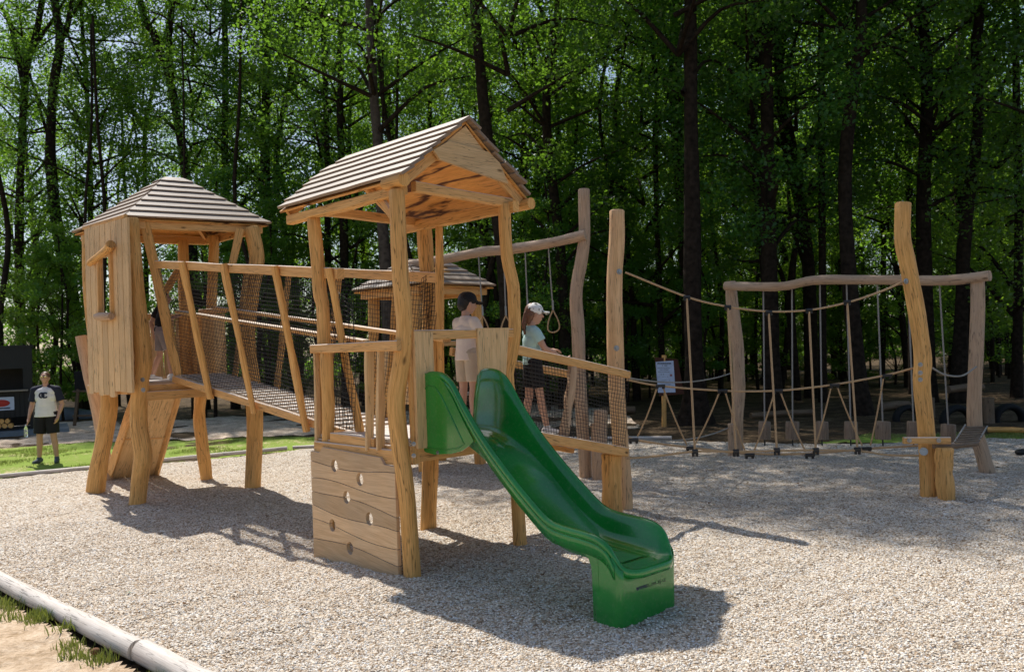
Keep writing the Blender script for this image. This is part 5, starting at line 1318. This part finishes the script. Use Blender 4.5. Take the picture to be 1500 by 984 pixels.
# dark board on timber legs between kiosk and hut
db = Z(124, 622)
DB = thing('dark_board', 'dark board on brown timber legs behind the leaning pole', 'board', db)
b = MB(); b.beam(db+Vector((.35, .15, 1.35)), db+Vector((-.35, .15, 1.35)), .03, .62, up=(0, 0, 1)); b.build('panel', M['black_paint'], DB)
for dx in (-.28, .28):
    b = MB(); b.beam(db+Vector((dx*1.15, 0, -.03)), db+Vector((dx*.8, .12, 1.1)), .08, .08, up=(0, 1, 0)); b.build('leg', M['shade'], DB)
b = MB(); b.beam(db+Vector((-.4, .08, .28)), db+Vector((.4, .08, .28)), .06, .06); b.beam(db+Vector((-.38, .09, 1.04)), db+Vector((.38, .09, 1.04)), .06, .06); b.build('crossbar', M['shade'], DB)
b = MB(); rp = Z(107, 612); b.tube(spline([rp+Vector((-.9, 0, .05)), rp+Vector((0, 0, .12)), rp+Vector((1.0, .2, .05))], 8), [.12, .2, .25, .26, .24, .2, .18, .14, .1], n=10, rough=.5, seed=4)
tag(b.build('sand_heap', M['concrete'], origin=rp), 'low pale heap of sand beside the dark board', 'heap')

# notice board on the right
nb_ = Z(972, 622)
NBD = thing('notice_board', 'brown notice board on one wooden post with a pale printed sheet', 'sign', nb_)
def NQ(x, y, z_): return U(x, y, nb_.y-z_)
b = MB(); b.tube([nb_+Vector((.02, .05, -.05)), U(973, 520, nb_.y+.05)], .055, n=10, rough=.1); b.build('post', M['wood'], NBD)
b = MB(); b.prism([NQ(959, 523, 0), NQ(993, 526, 0), NQ(1002, 577, 0), NQ(966, 580, 0)], (0, .03, 0)); b.build('board', M['board_brown'], NBD)
b = MB(); b.prism([NQ(960.5, 530, .02), NQ(986.5, 528, .02), NQ(989.5, 574.5, .02), NQ(964, 575, .02)], (0, .006, 0)); sh_ = b.build('sheet', M['paper'], NBD)
for (x0, x1, y, th) in ((963, 983.5, 532.2, .028), (970, 978, 535.3, .016), (963, 982, 538.8, .008), (964, 980, 541.5, .008), (964, 981, 544.5, .008), (968, 973, 548.3, .012), (965, 979, 551.5, .006), (966, 985, 557, .006), (966, 986, 560, .006), (967, 984, 563, .006), (967, 986, 567, .006)):
    b = MB(); n_ = max(3, int((x1-x0)/1.6))
    for k in range(n_):
        if random.random() < .12: continue
        xa = x0+(x1-x0)*k/n_; b.beam(NQ(xa, y, .024), NQ(xa+(x1-x0)/n_*.78, y, .024), .003, th, ch=.001)
    b.build('printed_line', M['ink'], sh_)
b = MB(); b.beam(NQ(981.5, 549.5, .024), NQ(984.6, 549.5, .024), .003, .045, ch=.001); b.build('printed_mark', M['pinkish'], sh_)

# tyres, stumps and logs on the forest playground at right
def tyre(px, py, r, lab, Yoff=0):
    c = Z(px, py); b = MB(); K = 26
    for q in (0,):
        rg_ = []
        for k in range(K+1):
            a = math.pi*(k/K)*1.10-.15; cc = c+Vector((math.cos(a)*r*.80, 0, math.sin(a)*r*.80-.02)); rd2 = Vector((math.cos(a), 0, math.sin(a)))
            rg_.append([cc+rd2*(.20*r*math.cos(t))+Vector((0, .13, 0))*math.sin(t) for t in [2*math.pi*j/10 for j in range(10)]])
        b.rings(rg_, [k*.05 for k in range(K+1)])
    o = b.build('half_buried_tyre', M['tyre'], origin=c); tag(o, lab, 'tyre', 'half buried tyres in the wood playground')
tyre(1330, 613, .33, 'half buried black tyre left of the tall right-hand post')
tyre(1402, 616, .36, 'half buried black tyre seen between the tall post and the frame post')
tyre(1478, 614, .36, 'half buried black tyre at the right edge of the photo')
for i, (x, y, h, lab) in enumerate(((1449, 616, .48, 'brown stump standing between two half buried tyres'), (1362, 608, .4, 'short stump half hidden behind the tall right-hand post'))):
    c = Z(x, y); b = MB(); b.tube([c-Vector((0, 0, .05)), c+Vector((0, 0, h))], .11, n=12, rough=.15, seed=i); tag(b.build('stump', M['shade'], origin=c), lab, 'stump')
def glog(x0, y0, x1, y1, r, lab, h=0, mat='shade'):
    p, q = Z(x0, y0)+Vector((0, 0, r*.7+h)), Z(x1, y1)+Vector((0, 0, r*.7+h)); b = MB(); b.tube(spline([p, p.lerp(q, .5)+Vector((0, 0, .02)), q], 10), r, n=10, rough=.15, seed=x0)
    m_ = p.lerp(q, .5); tag(b.build('forest_log', M[mat], origin=(m_.x, m_.y, 0)), lab, 'log')
glog(1390, 602, 1440, 598, .09, 'dark horizontal log lifted above the middle tyre', .45)
glog(1448, 632, 1540, 636, .05, 'thin reddish log lying at the right edge beyond the grass', 0, 'wood')
glog(1100, 612, 1190, 606, .07, 'dark log lying behind the hanging stumps, left one')
glog(1290, 600, 1330, 596, .10, 'dark log lying far behind the hanging stumps, right one')
glog(880, 606, 930, 604, .10, 'dark fallen log left of the notice board')
b = MB(); c = Z(1497, 665); b.ball(c+Vector((0, 0, .03)), 1, (.10, .08, .05)); tag(b.build('dark_object', M['black_paint'], origin=c), 'small dark lump on the gravel at the right edge', 'lump')
# small things on the gravel
c = Z(188, 875); z_ = float(gh(c.x, c.y)); b = MB(); b.prism([c+Vector((-.02, 0, z_+.012)), c+Vector((.0, -.012, z_+.02)), c+Vector((.022, .0, z_+.014)), c+Vector((.005, .014, z_+.016))], (0, 0, .003)); tag(b.build('plastic_scrap', M['green_plastic'], origin=c), 'tiny green plastic scrap on the gravel near the edging log', 'scrap')
c = Z(140, 958); b = MB(); b.ball(c+Vector((0, 0, .02)), 1, (.032, .025, .024), n=7, m=5); tag(b.build('stone', M['leaf_brown'], origin=c), 'brown stone on the dry soil beside the edging log', 'stone')
for i, (x, y) in enumerate(((775, 915), (792, 922), (808, 920))):
    c = Z(x, y); z_ = float(gh(c.x, c.y)); b = MB(); a = i*2.1
    b.prism([c+Vector((math.cos(a+t)*r_, math.sin(a+t)*r_*.6, z_+.014+.006*math.cos(t*2))) for t, r_ in ((0, .028), (.9, .016), (2, .014), (3.14, .026), (4.2, .014), (5.3, .015))], (0, 0, .002))
    tag(b.build('fallen_leaf', M['log'], origin=c), ('pale dry leaf in the slide\'s shadow, left of three', 'pale dry leaf in the slide\'s shadow, middle of three', 'pale dry leaf in the slide\'s shadow, right of three')[i], 'leaf')

for i in range(16):
    x, y = random.uniform(-3.5, 5.5), random.uniform(4.4, 12)
    if not inside(GP, np.array([x]), np.array([y]))[0]: continue
    c = Vector((x, y, 0)); z_ = float(gh(x, y)); b = MB(); a = random.uniform(0, 6.28)
    b.prism([c+Vector((math.cos(a+t)*r_, math.sin(a+t)*r_, z_+.016+.008*math.cos(t*2))) for t, r_ in ((0, .030), (.9, .014), (2, .013), (3.14, .028), (4.2, .013), (5.3, .014))], (0, 0, .002))
    tag(b.build('fallen_leaf', M['leaf_brown'], origin=c), 'small brown dry leaf lying on the gravel', 'leaf', 'brown dry leaves scattered on the gravel')
